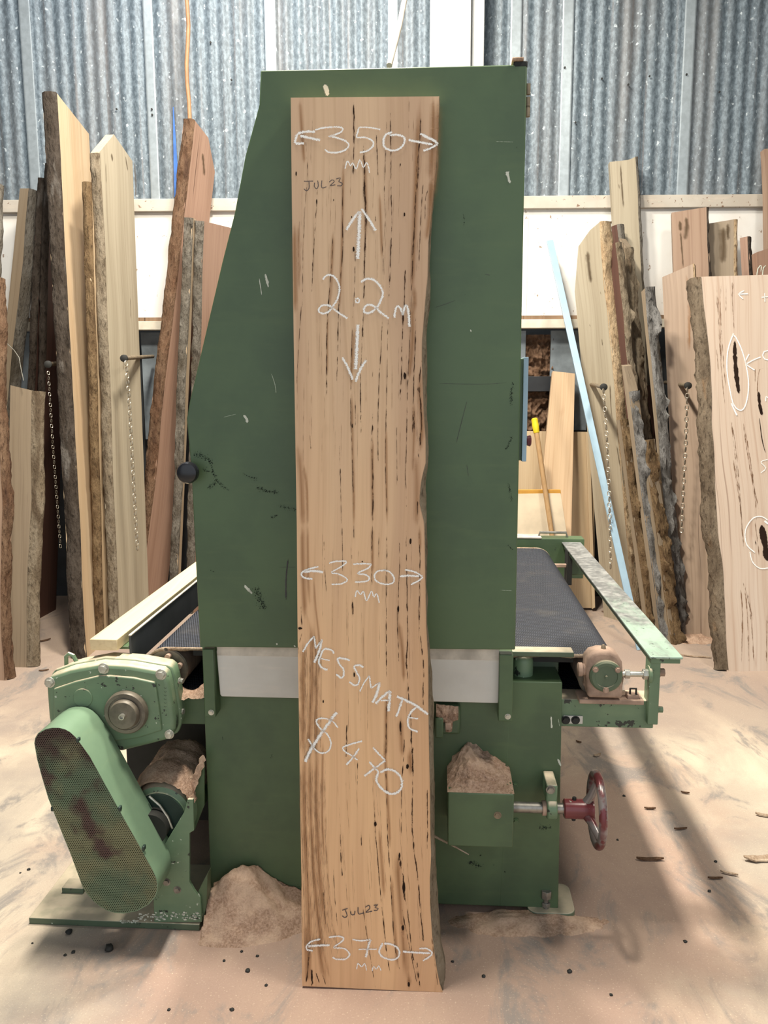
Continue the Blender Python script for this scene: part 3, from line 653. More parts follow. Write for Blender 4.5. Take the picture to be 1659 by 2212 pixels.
# rack rods and chains
def rod(label, a, b, Ya, Yb, r=.012):
    A, B_ = PY(a[0], a[1], Ya), PY(b[0], b[1], Yb)
    rt = empty('rack_rod', label, 'rack rod', Matrix.Translation(A), 'rods of the slab racks'); d = B_-A
    MB().cyl((0, 0, 0), d, r, n=12).build('bar', K['rod'], rt)
    MB().lathe(d*.985, d, [(0, r), (.0, r*1.7), (.025, r*1.7), (.03, r*.8)], 14).build('end_cap', K['dark'], rt)
def chain(label, pts, Ys, r=.0031, ln=.042, wd=.0095):
    P = [PY(p[0], p[1], y) for p, y in zip(pts, Ys)]; m = MB(); o = P[0]; i = 0
    for a, b in zip(P, P[1:]):
        L = (b-a).length; n = max(1, int(L/(ln*.78))); d = (b-a).normalized(); e = d.cross(Vector((0, 1, 0))).normalized(); g = d.cross(e)
        for k in range(n):
            c = a+(b-a)*((k+.5)/n)-o; s1 = (e*.8+g*.6) if i % 2 else (e*.6-g*.8); i += 1
            pl = []
            for q in range(12):
                t = q*2*math.pi/12; pl.append(c + d*(ln/2-.008)*(math.copysign(abs(math.cos(t))**.6, math.cos(t))) + s1*wd*math.sin(t))
            m.tube(pl, r, 5, True)
    x = m.build('rack_chain', K['chain'], mw=Matrix.Translation(o)); tag(x, label, 'chain', 'chains hanging from the slab racks'); return x
rod('rusty rod beside the thick peaked cream slab, carrying the long left chain', (330, 770), (268, 774), 5.58, 4.72)
rod('rusty rod in the dark gap left of the tall dark barked slab', (150, 782), (104, 787), 5.58, 4.72)
rod('rusty rod in front of the broad cream slab', (1257, 826), (1304, 836), 5.6, 4.85)
rod('rusty rod in front of the pinkish slab with the slanted top', (1437, 826), (1486, 833), 5.6, 4.80)
chain('chain hanging in front of the thick peaked cream slab', ((272, 778), (279, 860), (288, 1040), (297, 1190)), (4.70, 4.69, 4.68, 4.67))
chain('chain hanging in the dark gap beside the short tan slab', ((104, 800), (114, 960), (131, 1185)), (4.70, 4.68, 4.66), .0018, .036, .007)
chain('chain hanging over the broad cream slab', ((1303, 838), (1310, 930), (1316, 1060), (1319, 1230)), (4.82, 4.80, 4.78, 4.76))
chain('chain hanging over the pinkish slab with the slanted top', ((1485, 836), (1482, 950), (1476, 1060), (1472, 1152)), (4.78, 4.76, 4.74, 4.72))

P = [PY(15, 742, 4.55), PY(30, 756, 4.52), PY(41, 772, 4.5), PY(45, 795, 4.48), PY(51, 822, 4.47)]
tag(MB().tube([p-P[0] for p in P], .002, 6).build('wire', K['zinc'], mw=Matrix.Translation(P[0])), 'thin bent grey wire sticking out above the short tan slab', 'wire')
# stick above the reddish slab and the cable above the machine
A, T = PY(408, 300, 5.40), PY(403, -30, 5.40)
m = MB(); m.tube([(Vector((.008*math.sin(k*1.3), 0, 0))+A+(T-A)*(k/8)) - A for k in range(9)], .0125, 10)
tag(m.build('brown_stick', K['conduit'], mw=Matrix.Translation(A)), 'thin brown stick rising behind the reddish leaning slab', 'stick')

# sawdust swept against the foot of the wall on the right
def heap(label, cx, cy, rx, ry, h, rot=0.0, mat='saw', n=40, sd=0, cut=None, name='sawdust_heap', rg=1.0, group=None):
    m = MB()
    def fn(a, b):
        u, v = a*2-1, b*2-1; x, y = cx+rx*u*math.cos(rot)-ry*v*math.sin(rot), cy+rx*u*math.sin(rot)+ry*v*math.cos(rot)
        d = math.hypot(u, v); q = max(0, 1-d); z = h*q*(2-q)*q**.35*(1+.30*N.noise(Vector((x*9, y*9, sd)))) + rg*.010*N.fractal(Vector((x*26, y*26, sd)), 1, 2, 4)*min(1, q*4) - .004
        if cut is not None:
            lq = loc(Vector((x, y, z)))
            if lq.x < bl+.012 and lq.y < .06: z = -.004
            if lq.y > cut and lq.x > bl-.004: x, y, _ = MMW @ Vector((lq.x, cut, 0))
        return (x, y, z)
    m.grid(fn, n, n); return tag(m.build(name, K[mat], ang=180), label, 'sawdust', group, 'stuff')
p = G(1500, 1380); heap('low drift of sawdust at the foot of the right rack', p.x, p.y, .26, .12, .035, 0, sd=3)

# ================================================================== the wide belt sander
MMW = frame_mw(MO, EX, EY, Vector((0, 0, 1)))
mac = empty('belt_sander', 'big green wide belt sander with a tall hood and conveyor table', 'sanding machine', MMW)
def mp(pts, ly=0.0): return [(M(x, y, ly)[0], M(x, y, ly)[2]) for x, y in pts]
def part(mb, name, mat, bev=.0015, parent=None, label=None, **k):
    o = mb.build(name, mat, parent or mac, bev, **k)
    if label: o['label'] = label
    return o
DL = -.06                                            # front of the hood door
door = mp(((563,152),(1139,139),(1131,470),(1122,940),(1113,1404),(432,1398),(422,1200),(413,1015),(403,905),(410,866),(480,566),(507,459),(530,336),(553,252),(560,226)), DL)
m = MB().prism(door, DL, -.02)
o = part(m, 'hood_door', K['door'], .003)
# marks on the paint of the door: dabs, scuffs, scratches
m = MB(); yy = DL-.0012
MK = (('paint_dab', 'dab'), ('paint_scuff', 'scuff'), ('pencil_line', 'pencil'), ('paint_scratch', 'scratch'))
def mark(P, wd, mi, y, par):
    return MB().ribbon(P, wd, 0, y, .004, True, .6).build(MK[mi][0], K[MK[mi][1]], par)
def dm(pts, wd, mi): mark(mp(pts, DL), wd, mi, yy, o)
for pts, wd in ((((700,182),(705,194),(709,208)), .017), (((573,591),(578,612),(580,622)), .012), (((525,896),(533,905),(534,915)), .013), (((1094,369),(1098,384),(1103,397)), .018), (((528,1263),(538,1275),(546,1283)), .011), (((595,1389),(602,1393)), .010), (((1015,711),(1019,718)), .009), (((974,713),(977,718)), .007), (((1039,252),(1042,253)), .005), (((560,600),(566,640)), .004), (((634,1394),(640,1397)), .009)): dm(pts, wd, 0)
for pts, wd in ((((415,980),(440,986),(462,1003)), .030), (((436,1010),(455,1022)), .022), (((446,1058),(462,1046),(470,1040)), .024), (((522,1024),(545,1032),(560,1035)), .016), (((550,1050),(575,1060),(605,1064)), .022), (((600,1092),(625,1098),(648,1100)), .022), (((583,1120),(602,1112)), .016), (((550,1265),(560,1290),(572,1320)), .050), (((450,985),(470,1040),(500,1060)), .018), (((999,458),(1003,474),(1001,490)), .006), (((1000,637),(1010,636)), .004), (((1097,1040),(1108,1090)), .016), (((1108,820),(1102,880)), .018), (((1108,940),(1092,975)), .016), (((1114,315),(1118,322)), .008), (((1100,402),(1106,406)), .006), (((450,1230),(466,1236)), .006), (((1095,1175),(1110,1190)), .014)): dm(pts, wd, 1)
dm(((623,1204),(618,1250),(618,1298)), .0065, 2)
for pts, wd in ((((586,806),(594,830),(597,852)), .004), (((480,902),(512,894)), .0025), (((1068,306),(1112,307)), .0025), (((1078,1274),(1111,1276)), .003)): dm(pts, wd, 3)
for pts, wd in ((((938,665),(965,656),(986,648)), .0016), (((940,828),(1040,830),(1100,826)), .0012), (((1045,592),(1060,595)), .002), (((985,960),(1000,900),(1010,862)), .0022), (((1008,1002),(1012,1030)), .002), (((600,1225),(642,1225)), .0012)): dm(pts, wd, 2)
# door knob
c = M(414, 1018, DL)
m = MB().lathe((c[0], DL+.004, c[2]), (0, -1, 0), [(0, .013), (.018, .012), (.022, .022), (.028, .0275), (.042, .0285), (.050, .025), (.054, .016)], 36)
part(m, 'door_knob', K['knob'], 0, o)
# lamp fitting on the corner of the door top, hinges on the right edge
a, b = M(1110, 127, DL), M(1140, 142, DL)
part(MB().box(a[0], b[0], DL, .02, b[2]-.004, a[2]-.004), 'corner_fitting', K['dark'], .003)
m = MB(); m.box(a[0]-.004, b[0]-.01, DL-.006, .03, a[2]-.006, a[2]+.002); part(m, 'fitting_dust', K['saw'], .002)
h = M(1138, 190, DL); m = MB()
for dz in (0, -.03, -.05): m.cyl((h[0]+.004, DL+.01, h[2]+dz-.012), (h[0]+.004, DL+.01, h[2]+dz+.012), .006, n=10)
part(m, 'hinge', K['rod'], 0)
# hood body behind the door
hx0, hx1 = M(560, 900, 0)[0], M(880, 900, 0)[0]
m = MB().prism([(hx0, .86), (hx1, .86), (hx1, 1.93), (hx0+.10, 1.93), (hx0-.06, 1.25)], -.02, 1.35); part(m, 'hood_body', K['green'], .01)
# control panel on the right side
a, b = M(1124, 776, .05), M(1141, 990, .05); x0, x1 = M(1112, 800, .05)[0], M(1136, 800, .05)[0]
m = MB().box(x0-.03, x1-.012, -.015, .03, b[2], a[2]); cp = part(m, 'control_box', K['green'], .002)
m = MB().box(x1-.013, x1-.001, -.022, .16, b[2]-.002, a[2]+.003); part(m, 'control_plate', K['blue'], .001, cp)
r_ = M(1141, 952, .06)
part(MB().lathe((x1-.002, .06, r_[2]), (1, 0, 0), [(0, .006), (.008, .006), (.010, .013), (.018, .0155), (.021, .012)], 20), 'stop_button', K['red'], 0, cp, label='red mushroom stop button')
for py in (861, 896):
    z = M(1141, py, .06)[2]; part(MB().cyl((x1-.002, .06, z), (x1+.006, .06, z), .005, n=12), 'switch', K['white'], 0, cp)

# lower cabinet
bx0, bxm, bx1 = M(441, 1520, 0)[0], M(1107, 1500, 0)[0], M(1214, 1500, 0)[0]
bl = M(455, 1860, 0)[0]; br = M(1207, 1930, 0)[0]
ztop, zblk, zbot = M(800, 1403, 0)[2], M(1160, 1473, 0)[2], .022
m = MB().prism([(bl-.003, zbot), (bxm-.02, zbot), (bxm, ztop), (bx0, ztop)], .0, 1.45)
o = part(m, 'lower_cabinet', K['green'], .003)
m = MB().prism([(bxm-.03, zbot), (br, zbot), (bx1, zblk), (bxm-.03, zblk)], .0005, .125); blk = part(m, 'side_column', K['green'], .003)
m = MB()
for pts, wd, mi in ((((480,1588),(482,1600)), .006, 1), (((588,1627),(585,1642)), .008, 1), (((1010,1860),(1035,1870),(1040,1862)), .03, 1), (((1063,1870),(1068,1866)), .012, 1), (((1088,1880),(1094,1887)), .012, 1), (((1190,1545),(1192,1575)), .007, 0), (((1204,1638),(1212,1655)), .010, 0), (((1126,1640),(1126,1645)), .005, 0), (((1205,1550),(1209,1570)), .005, 3), (((640,1905),(650,1925)), .014, 1), (((1160,1785),(1195,1790)), .03, 1), (((1035,1845),(1040,1850)), .02, 1)):
    mark(mp(pts, 0), wd, mi, -.0012, o)
# white guard plate and the two posts
a, b = M(468, 1402, -.03), M(1076, 1518, -.03)
pz = [(a[0], ztop), (b[0]+.004, ztop), (b[0], b[2]), (a[0]+.010, b[2]+.002), (a[0]+.006, b[2]+.008)]
part(MB().prism(pz, -.034, -.028), 'white_plate', K['white'], .002)
zt0 = M(800, 1407, -.02)[2]
part(MB().box(a[0]+.002, b[0], -.036, -.027, zt0-.014, zt0+.02), 'plate_top_strip', K['cream'], .001)
for (xa, xb, y1, nm) in ((440, 467, 1548, 0), (1078, 1106, 1557, 1)):
    p = M(xa, 1450, -.05); q = M(xb, y1, -.05)
    g = part(MB().box(p[0], q[0], -.055, -.004, q[2], ztop+.01), 'guard_post', K['green'], .002)
    part(MB().hexb((q[0]-.012, -.055, q[2]+.014), (0, -1, 0), .006, .006), 'bolt', K['zinc'], 0, g)
# foot plate with levelling bolt
p = G(1192, 1958); q = loc(p)
m = MB()
def rr(cx, cy, hx, hy, r, z0, z1, mb):
    pts = []
    for sx, sy, a0 in ((1, 1, 0), (-1, 1, 90), (-1, -1, 180), (1, -1, 270)):
        for k in range(7):
            an = R(a0+k*15); pts.append((cx+sx*(hx-r)+r*math.cos(an), cy+sy*(hy-r)+r*math.sin(an)))
    n = len(pts); mb.add([(x, y, z0) for x, y in pts]+[(x, y, z1) for x, y in pts], [list(range(n-1, -1, -1)), list(range(n, 2*n))]+[(i, (i+1) % n, n+(i+1) % n, n+i) for i in range(n)])
f0, f1, f2 = MZ(1141, 1975, .018), MZ(1243, 1972, .018), MZ(1225, 1912, .018)
rr((f0[0]+f1[0])/2, (f0[1]+f2[1])/2, (f1[0]-f0[0])/2, max(.05, (f2[1]-f0[1])/2), .028, .004, .024, m)
foot = part(m, 'foot_plate', K['greend'], .003)
c = MZ(1178, 1955, .024)
m = MB().cyl((c[0], c[1]-.012, .0), (c[0], c[1]-.012, .055), .0075, n=12); m.cyl((c[0], c[1]-.012, .055), (c[0], c[1]-.012, .078), .015, n=6); m.cyl((c[0], c[1]-.012, .03), (c[0], c[1]-.012, .042), .013, n=6)
part(m, 'levelling_bolt', K['steel'], .001, foot)
m = MB(); rr(bl+.05, .06, .07, .07, .025, .0, .022, m); part(m, 'foot_plate', K['greend'], .003)
for fx_ in (bl+.05, bxm-.08):
    m = MB(); rr(fx_, 1.38, .07, .07, .025, .0, .022, m); part(m, 'foot_plate', K['greend'], .003)
# lift jack bracket below the plate
a, b = M(941, 1540, -.02), M(994, 1585, -.02)
br_ = part(MB().box(a[0], b[0], -.03, .002, b[2], M(960, 1521, -.02)[2]), 'jack_bracket', K['green'], .008)
c = M(968, 1571, -.05); part(MB().box(c[0]-.008, c[0]+.008, -.05, -.028, c[2]-.009, c[2]+.01), 'clevis', K['dusty'], .002, br_)
a, b = M(940, 1565, -.05), M(957, 1612, -.05); part(MB().box(a[0], a[0]+.022, -.05, -.028, M(940, 1592, -.04)[2], M(940, 1548, -.04)[2]), 'link', K['green'], .004, br_)
m = MB()
def jd(u, v):
    x = M(942+48*u, 1540, -.03)[0]; z0 = M(960, 1552+8*math.sin(u*3)+ (20 if .4 < u < .75 else 0), -.03)[2]; z1 = M(960, 1520+4*u, -.03)[2]
    return (x, -.034-.012*math.sin(math.pi*v)+.008*N.fractal(Vector((x*60, v*5, 1)), 1, 2, 3), z0+(z1-z0)*v)
m.grid(jd, 26, 14); so = part(m, 'sawdust_clump', K['saw'], 0, br_, ang=180)

# ------------------------------------------------------------------ box with hand wheel
by = -.15
a, b = M(968, 1712, by), M(1108, 1832, by)
bx = part(MB().box(a[0], b[0], by, .0, b[2], a[2]), 'worm_box', K['green'], .003)
c = M(1075, 1761, by); part(MB().hexb((c[0], by, c[2]), (0, -1, 0), .0075, .005), 'screw', K['rod'], 0, bx)
a2, b2 = a[0]-.002, b[0]+.001; ap = (M(1012, 1612, -.03)[0], M(1012, 1612, -.03)[2])
m = MB()
def hp(u, v):
    x = a2+(b2-a2)*u; y = by+.002+(.0-by-.002)*v
    f = max(0, 1-abs(x-ap[0])/((ap[0]-a2) if x < ap[0] else (b2-ap[0])))
    base = .020*min(1, 6*min(u, 1-u)+.15)
    z = a[2]+ (ap[1]-a[2])*(.16*min(1, 5*min(u+.02, 1.02-u)) + .84*f**1.02)*(v**.85)*(1 if v > .0 else 0)
    z += .010*N.fractal(Vector((x*45, y*45, 2)), 1, 2, 4)*min(1, v*6)*(min(u, 1-u) > .01)
    return (x + .006*N.noise(Vector((z*60, y*50, 7)))*(min(u, 1-u) > .01), y + (.010*N.fractal(Vector((x*50, z*50, 9)), 1, 2, 3) if 0 < v < 1 else 0), max(a[2]-.001, z))
m.grid(hp, 60, 40); part(m, 'sawdust_pile', K['saw'], 0, bx, ang=180, label='peaked pile of coarse pink sawdust')
# side lugs of the box
for px, py in ((1110, 1700), (1112, 1778)):
    c = M(px, py, -.01); part(MB().hexb((c[0]+.004, -.001, c[2]), (0, -1, 0), .007, .008), 'bolt', K['green'], 0, bx)
sy = -.075
s0, s1 = M(1106, 1743, sy), M(1222, 1743, sy); r_ = .0145
sh = part(MB().cyl((s0[0]-.02, sy, s0[2]), (s1[0]+.02, sy, s0[2]), r_, n=20), 'wheel_shaft', K['steel'], 0)
c0, c1, c2_ = M(1171, 1743, sy), M(1180, 1743, sy), M(1202, 1743, sy)
part(MB().cyl((c0[0], sy, s0[2]), (c1[0], sy, s0[2]), .020, n=20), 'collar', K['dusty'], .001, sh)
zt_, zb_ = M(1190, 1692, sy)[2], M(1190, 1767, sy)[2]
m = MB(); m.cyl((c1[0], sy, s0[2]), (c2_[0], sy, s0[2]), .0285, n=28)
m.box(c1[0]-.002, c2_[0], sy-.012, -.0005, s0[2]+.018, zt_)
bk = part(m, 'bearing_bracket', K['greenp'], .004)
part(MB().hexb((M(1188, 1700, sy)[0], sy-.012, zt_-.012), (0, -1, 0), .009, .009), 'bolt', K['steel'], 0, bk)
h0, h1 = M(1217, 1743, sy), M(1272, 1743, sy)
zc = s0[2]
hw = part(MB().lathe((h0[0], sy, zc), (1, 0, 0), [(0, .022), (.003, .026), (h1[0]-h0[0]-.01, .0265), (h1[0]-h0[0]+.012, .024)], 28), 'wheel_hub', K['red'], 0)
for sg in (1, -1):
    c = M(1240, 1743, sy); part(MB().cyl((c[0], sy, zc+sg*.022), (c[0], sy, zc+sg*.033), .0055, n=10), 'set_screw', K['dark'], 0, hw)
wc = M(1289, 1747, sy); Rw = .092
part(MB().ring((wc[0], sy, zc), (1, 0, 0), Rw, .0115, 56, 14), 'wheel_rim', K['wheel'], 0)
for k in range(3):
    an = R(95+120*k); d = Vector((0, math.cos(an), math.sin(an)))
    m = MB().tube([Vector((h1[0]-.012, sy, zc))+d*.012, Vector((h1[0]+.004, sy, zc))+d*.04, Vector((wc[0], sy, zc))+d*(Rw-.004)], lambda t: .0125-.003*t, 10)
    part(m, 'wheel_spoke', K['wheel'], 0)

# ------------------------------------------------------------------ conveyor
zb = .758; rb = .064; bw0, bw1 = .05, 1.55
xl, xr = M(362, 1437, bw0)[0], M(1347, 1440, bw0)[0]-rb
def stad(r, n=18):
    p = [(xr+r*math.cos(R(90-180*k/n)), zb-rb+r*math.sin(R(90-180*k/n))) for k in range(n+1)]
    return p + [(xl+r*math.cos(R(270-180*k/n)), zb-rb+r*math.sin(R(270-180*k/n))) for k in range(n+1)]
po, pi_ = stad(rb), stad(rb-.005); n = len(po); m = MB(); ny = 30; vs = []
for j in range(ny+1):
    y = bw0+(bw1-bw0)*j/ny
    vs += [(p[0], y, p[1]) for p in po] + [(p[0], y, p[1]) for p in pi_]
fs = []
for j in range(ny):
    for k in range(n):
        k2 = (k+1) % n; a, b = j*2*n, (j+1)*2*n
        fs += [(a+k, a+k2, b+k2, b+k), (a+n+k2, a+n+k, b+n+k, b+n+k2)]
for k in range(n):
    k2 = (k+1) % n; fs += [(k2, k, n+k, n+k2), (ny*2*n+k, ny*2*n+k2, ny*2*n+n+k2, ny*2*n+n+k)]
m.add(vs, fs); bt = part(m, 'conveyor_belt', K['belt'], 0, ang=60)
for yy_, sgn in ((bw0, -1), (bw1, 1)):                # frayed selvedge
    m = MB(); per = [po[k] for k in range(0, 12)][::-1]; line = []
    for k in range(90): line.append((xl+(xr-xl)*k/89, zb))
    line = [po[n-1-k] for k in range(0, 10)][::-1] + line[::1] + [po[k] for k in range(1, 14)]
    o = len(m.v); vs = []; fs = []
    for k, (x, z) in enumerate(line):
        q = N.noise(Vector((x*60, z*60, 1))); q2 = N.noise(Vector((x*25, z*30, 5)))
        vs += [(x, yy_, z+.001), (x, yy_+sgn*(.006+.008*max(0, q)), z+.002+.002*q2), (x, yy_+sgn*(.004+.006*max(0, q2)), z-.007-.006*max(0, q)), (x, yy_, z-.006)]
    for k in range(len(line)-1):
        for e in range(4): fs.append((k*4+e, k*4+(e+1) % 4, k*4+4+(e+1) % 4, k*4+4+e))
    m.add(vs, fs); part(m, 'frayed_edge', K['fray'], 0, bt, ang=180)
for xx, nm in ((xl, 0), (xr, 1)):
    rl = part(MB().cyl((xx, bw0+.004, zb-rb), (xx, bw1-.004, zb-rb), rb-.0055, n=40), 'roller', K['dusty'], 0)
    part(MB().lathe((xx, bw0-.004, zb-rb), (0, 1, 0), [(0, rb-.008), (.004, rb-.004), (.010, rb-.0055)], 40), 'roller_flange', K['cap'], 0, rl)
    for k in range(6):
        an = R(20+60*k); m = MB().cyl((xx+.042*math.cos(an), bw0-.022, zb-rb+.042*math.sin(an)), (xx+.042*math.cos(an), bw0, zb-rb+.042*math.sin(an)), .008, n=12)
        part(m, 'flange_bolt', K['dusty'], 0, rl)
    part(MB().cyl((xx, bw0-.06, zb-rb), (xx, bw0, zb-rb), .02, n=20), 'roller_shaft', K['steel'], 0, rl)
part(MB().box(xl+.07, xr-.07, bw0+.02, bw1-.02, zb-.03, zb-.008), 'bed_plate', K['dark'], 0)
# plate and dome on the right column
a, b = M(1113, 1407, .0), M(1240, 1421, .0)
part(MB().box(bxm-.05, b[0], .0, .046, b[2], a[2]), 'bed_bracket', K['greend'], .003)
c = M(1130, 1443, .055); r0 = (M(1152, 1443, .055)[0]-c[0])
part(MB().lathe((c[0], .06, zblk-.003), (0, 0, 1), [(0, r0), (.040, r0), (.052, r0*.92), (.059, r0*.7), (.062, r0*.35), (.0625, .001)], 28), 'jack_dome', K['greenp'], 0)
a, b = M(1150, 1440, .13), M(1207, 1428, .13)
part(MB().box(bxm-.02, b[0], .126, .22, zblk-.02, b[2]), 'rear_ledge', K['greend'], .003)
# right end beam, post and side rail
pA, pB = M(1216, 1510, .02), M(1411, 1574, .02)
bm = part(MB().box(bx1-.06, pB[0], .02, .10, pB[2], pA[2]), 'end_beam', K['greenp'], .003)
m = MB(); w0 = M(1217, 1546, .018); m.box(w0[0], M(1259, 1546, .018)[0], .0165, .0205, M(1240, 1563, .018)[2], M(1240, 1546, .018)[2])
part(m, 'name_plate', K['white'], .001, bm)
for px in (1222, 1243): c = M(px, 1555, .018); part(MB().hexb((c[0], .017, c[2]), (0, -1, 0), .009, .007), 'bolt', K['dark'], 0, bm)
pC, pD = M(1405, 1425, .0), M(1421, 1566, .0)
pst = part(MB().box(pC[0], pD[0], .0, .05, pD[2], pC[2]), 'end_post', K['greenp'], .002)
for py, s_, kk in ((1452, .011, 'dusty'), (1532, .009, 'greenp')):
    c = M(1421, py, .02); part(MB().hexb((pD[0], .02, c[2]), (1, 0, 0), s_, .016), 'bolt', K[kk], 0, pst)
zr = M(1441, 1419, -.02)[2]; R0, R1 = M(1405, 1419, -.02)[0], M(1476, 1419, -.02)[0]
part(MB().box(R0, R1, -.02, 1.60, zr-.007, zr), 'side_rail', K['rail'], .002)
part(MB().box(R0+.005, R1-.002, -.005, 1.58, zr-.024, zr-.007), 'rail_angle', K['greenp'], .002)
part(MB().box(R0, R0+.022, 1.42, 1.50, zr-.16, zr-.007), 'rear_post', K['dark'], .002)
part(MB().box(R0-.16, R0, 1.44, 1.46, zr-.085, zr-.07), 'rear_adjuster', K['dusty'], .002)
# tension gearbox at the right roller
cx, cz = M(1308, 1459, -.02)[0], M(1308, 1459, -.02)[2]
g0, g1 = M(1263, 1510, -.02), M(1346, 1410, -.02)
k_ = lambda x, y: (M(x, y, -.02)[0], M(x, y, -.02)[2])
bod = [k_(*p) for p in ((1270,1508),(1268,1480),(1266,1450),(1268,1425),(1278,1413),(1296,1408),(1320,1409),(1336,1416),(1345,1432),(1347,1460),(1346,1490),(1345,1510))]
tg = part(MB().prism(bod, -.02, .045), 'bearing_housing', K['dusty'], .009, seg=3)
part(MB().lathe((cx, -.019, cz), (0, -1, 0), [(0, .044), (.010, .043), (.014, .038), (.014, .030), (.012, .029), (.012, .004), (.02, .004)], 36), 'round_cover', K['greend'], 0, tg)
for an in (35, 145, 270):
    part(MB().hexb((cx+.036*math.cos(R(an)), -.033, cz+.036*math.sin(R(an))), (0, -1, 0), .006, .006), 'cover_bolt', K['dusty'], 0, tg)
t_ = k_(1308, 1409); part(MB().lathe((t_[0], .01, t_[1]-.004), (0, 0, 1), [(0, .007), (.012, .006), (.016, .003)], 10), 'grease_nipple', K['rod'], 0, tg)
l_ = k_(1262, 1453); part(MB().lathe((l_[0]+.02, .005, l_[1]), (-1, 0, 0), [(0, .016), (.02, .016), (.022, .019), (.032, .019), (.034, .012)], 18), 'side_plug', K['dusty'], 0, tg)
part(MB().box(g0[0]-.012, M(1390, 1500, -.0)[0], -.01, .06, pA[2]-.001, pA[2]+.012), 'slide_plate', K['dusty'], .002)
e0_, e1_ = M(1346, 1456, .01), M(1405, 1456, .01)
td = part(MB().cyl((e0_[0]-.01, .012, e0_[2]), (e1_[0]+.01, .012, e0_[2]), .008, n=14), 'tension_rod', K['zinc'], 0)
for xx, r2 in ((e0_[0]+.004, .013), (e1_[0]-.020, .015)): part(MB().cyl((xx, .012, e0_[2]), (xx+.014, .012, e0_[2]), r2, n=6), 'nut', K['zinc'], .001, td)
part(MB().cyl((e1_[0]-.006, .012, e0_[2]), (e1_[0]+.002, .012, e0_[2]), .024, n=24), 'washer', K['greenp'], .001, td)
c = M(1368, 1484, .01); m = MB().box(c[0]-.016, c[0]+.016, .0, .03, pA[2]+.010, pA[2]+.022); lk = part(m, 'clamp_block', K['dusty'], .002)
part(MB().tube([(c[0]-.008, .01, pA[2]+.02), (c[0]-.008, .01, pA[2]+.038), (c[0]+.008, .01, pA[2]+.038), (c[0]+.008, .01, pA[2]+.02)], .003, 6), 'clamp_loop', K['dark'], 0, lk)
# far end beam with its handle bar
fy = 1.60; a, b = M(1116, 1163, fy), M(1261, 1208, fy)
fb = part(MB().box(xl-.05, b[0], fy, fy+.08, zb-.15, a[2]), 'rear_beam', K['green'], .003)
part(MB().box(xl, M(1170, 1160, fy)[0], fy-.002, fy+.085, a[2], a[2]+.006), 'rear_cap_plate', K['cream'], .001, fb)
h0, h1 = M(1166, 1160, fy), M(1228, 1157, fy)
m = MB().tube([(h0[0], fy+.04, a[2]), (h0[0]+.005, fy+.04, a[2]+.022), (h1[0]-.005, fy+.04, a[2]+.022), (h1[0], fy+.04, a[2])], .006, 8); part(m, 'handle_bar', K['steel'], 0, fb)
a, b = M(1230, 1195, 1.5), M(1259, 1240, 1.5)
part(MB().box(a[0], b[0], 1.47, 1.52, b[2], a[2]), 'rear_bracket', K['green'], .006)
# left guide: dark vertical strip with a bright top edge
ga, gb = M(300, 1392, .02), M(336, 1392, .02)
gx = M(225, 1440, .0)[0]+.09
gx = -.725
part(MB().box(gx, gx+.006, .02, 1.58, zb-.05, zb+.040), 'left_guide', K['lowdark'], .001)
part(MB().box(gx-.001, gx+.007, .02, 1.58, zb+.040, zb+.044), 'guide_edge', K['cream'], .001)
part(MB().box(gx-.10, gx, .02, 1.58, zb+.002, zb+.010), 'guide_shelf', K['green'], .001)

# ------------------------------------------------------------------ drive gearbox, left
gy0, gy1 = -.075, .035
go = ((99,1482),(102,1470),(108,1461),(150,1446),(215,1434),(280,1438),(348,1450),(358,1458),(364,1476),(370,1510),(377,1555),(377,1575),(370,1594),(358,1600),(320,1610),(262,1624),(190,1616),(122,1606),(110,1590),(104,1550))
gp = mp(go, gy0)
gb_ = part(MB().prism(gp, gy0, gy1), 'drive_gearbox', K['greenp'], .012, seg=3)
ctr = (sum(p[0] for p in gp)/len(gp), sum(p[1] for p in gp)/len(gp))
sc_ = lambda P, k: [(ctr[0]+(x-ctr[0])*k, ctr[1]+(z-ctr[1])*k) for x, z in P]
part(MB().prism(sc_(gp, 1.035), gy0+.040, gy0+.062), 'casing_seam', K['greenp'], .005, gb_)
ip = mp(((118,1486),(165,1470),(215,1458),(232,1457),(290,1462),(336,1472),(340,1490),(346,1530),(351,1576),(300,1592),(240,1600),(130,1590),(118,1540)), gy0)
part(MB().prism(ip, gy0-.008, gy0+.01), 'cover_face', K['greenp'], .004, gb_, seg=3)
for px, py, s_ in ((108, 1474, .011), (224, 1444, .0115), (348, 1457, .0115), (366, 1586, .010), (388, 1470, .007), (389, 1536, .008)):
    yy2 = gy0 if px < 380 else -.02
    c = M(px, py, yy2); part(MB().hexb((c[0], yy2, c[2]), (0, -1, 0) if px < 380 else (1, -.3, 0), s_, .012), 'gearbox_bolt', K['zinc'], .0008, gb_)
c = M(182, 1505, gy0); part(MB().lathe((c[0], gy0-.006, c[2]), (0, -1, 0), [(0, .027), (.0035, .027), (.005, .0255)], 36), 'blank_cap', K['greenp'], 0, gb_)
c = M(277, 1534, gy0)
cap = part(MB().lathe((c[0], gy0-.006, c[2]), (0, -1, 0), [(0, .060), (.016, .059), (.020, .056), (.020, .047), (.017, .046), (.017, .042), (.03, .040), (.034, .037), (.034, .002)], 48), 'shaft_cap', K['cap'], 0, gb_)
part(MB().lathe((c[0], gy0-.039, c[2]), (0, -1, 0), [(0, .008), (.012, .008), (.012, .005), (.006, .0045)], 18), 'centre_plug', K['zinc'], 0, gb_)
c = M(150, 1424, .0); m = MB()
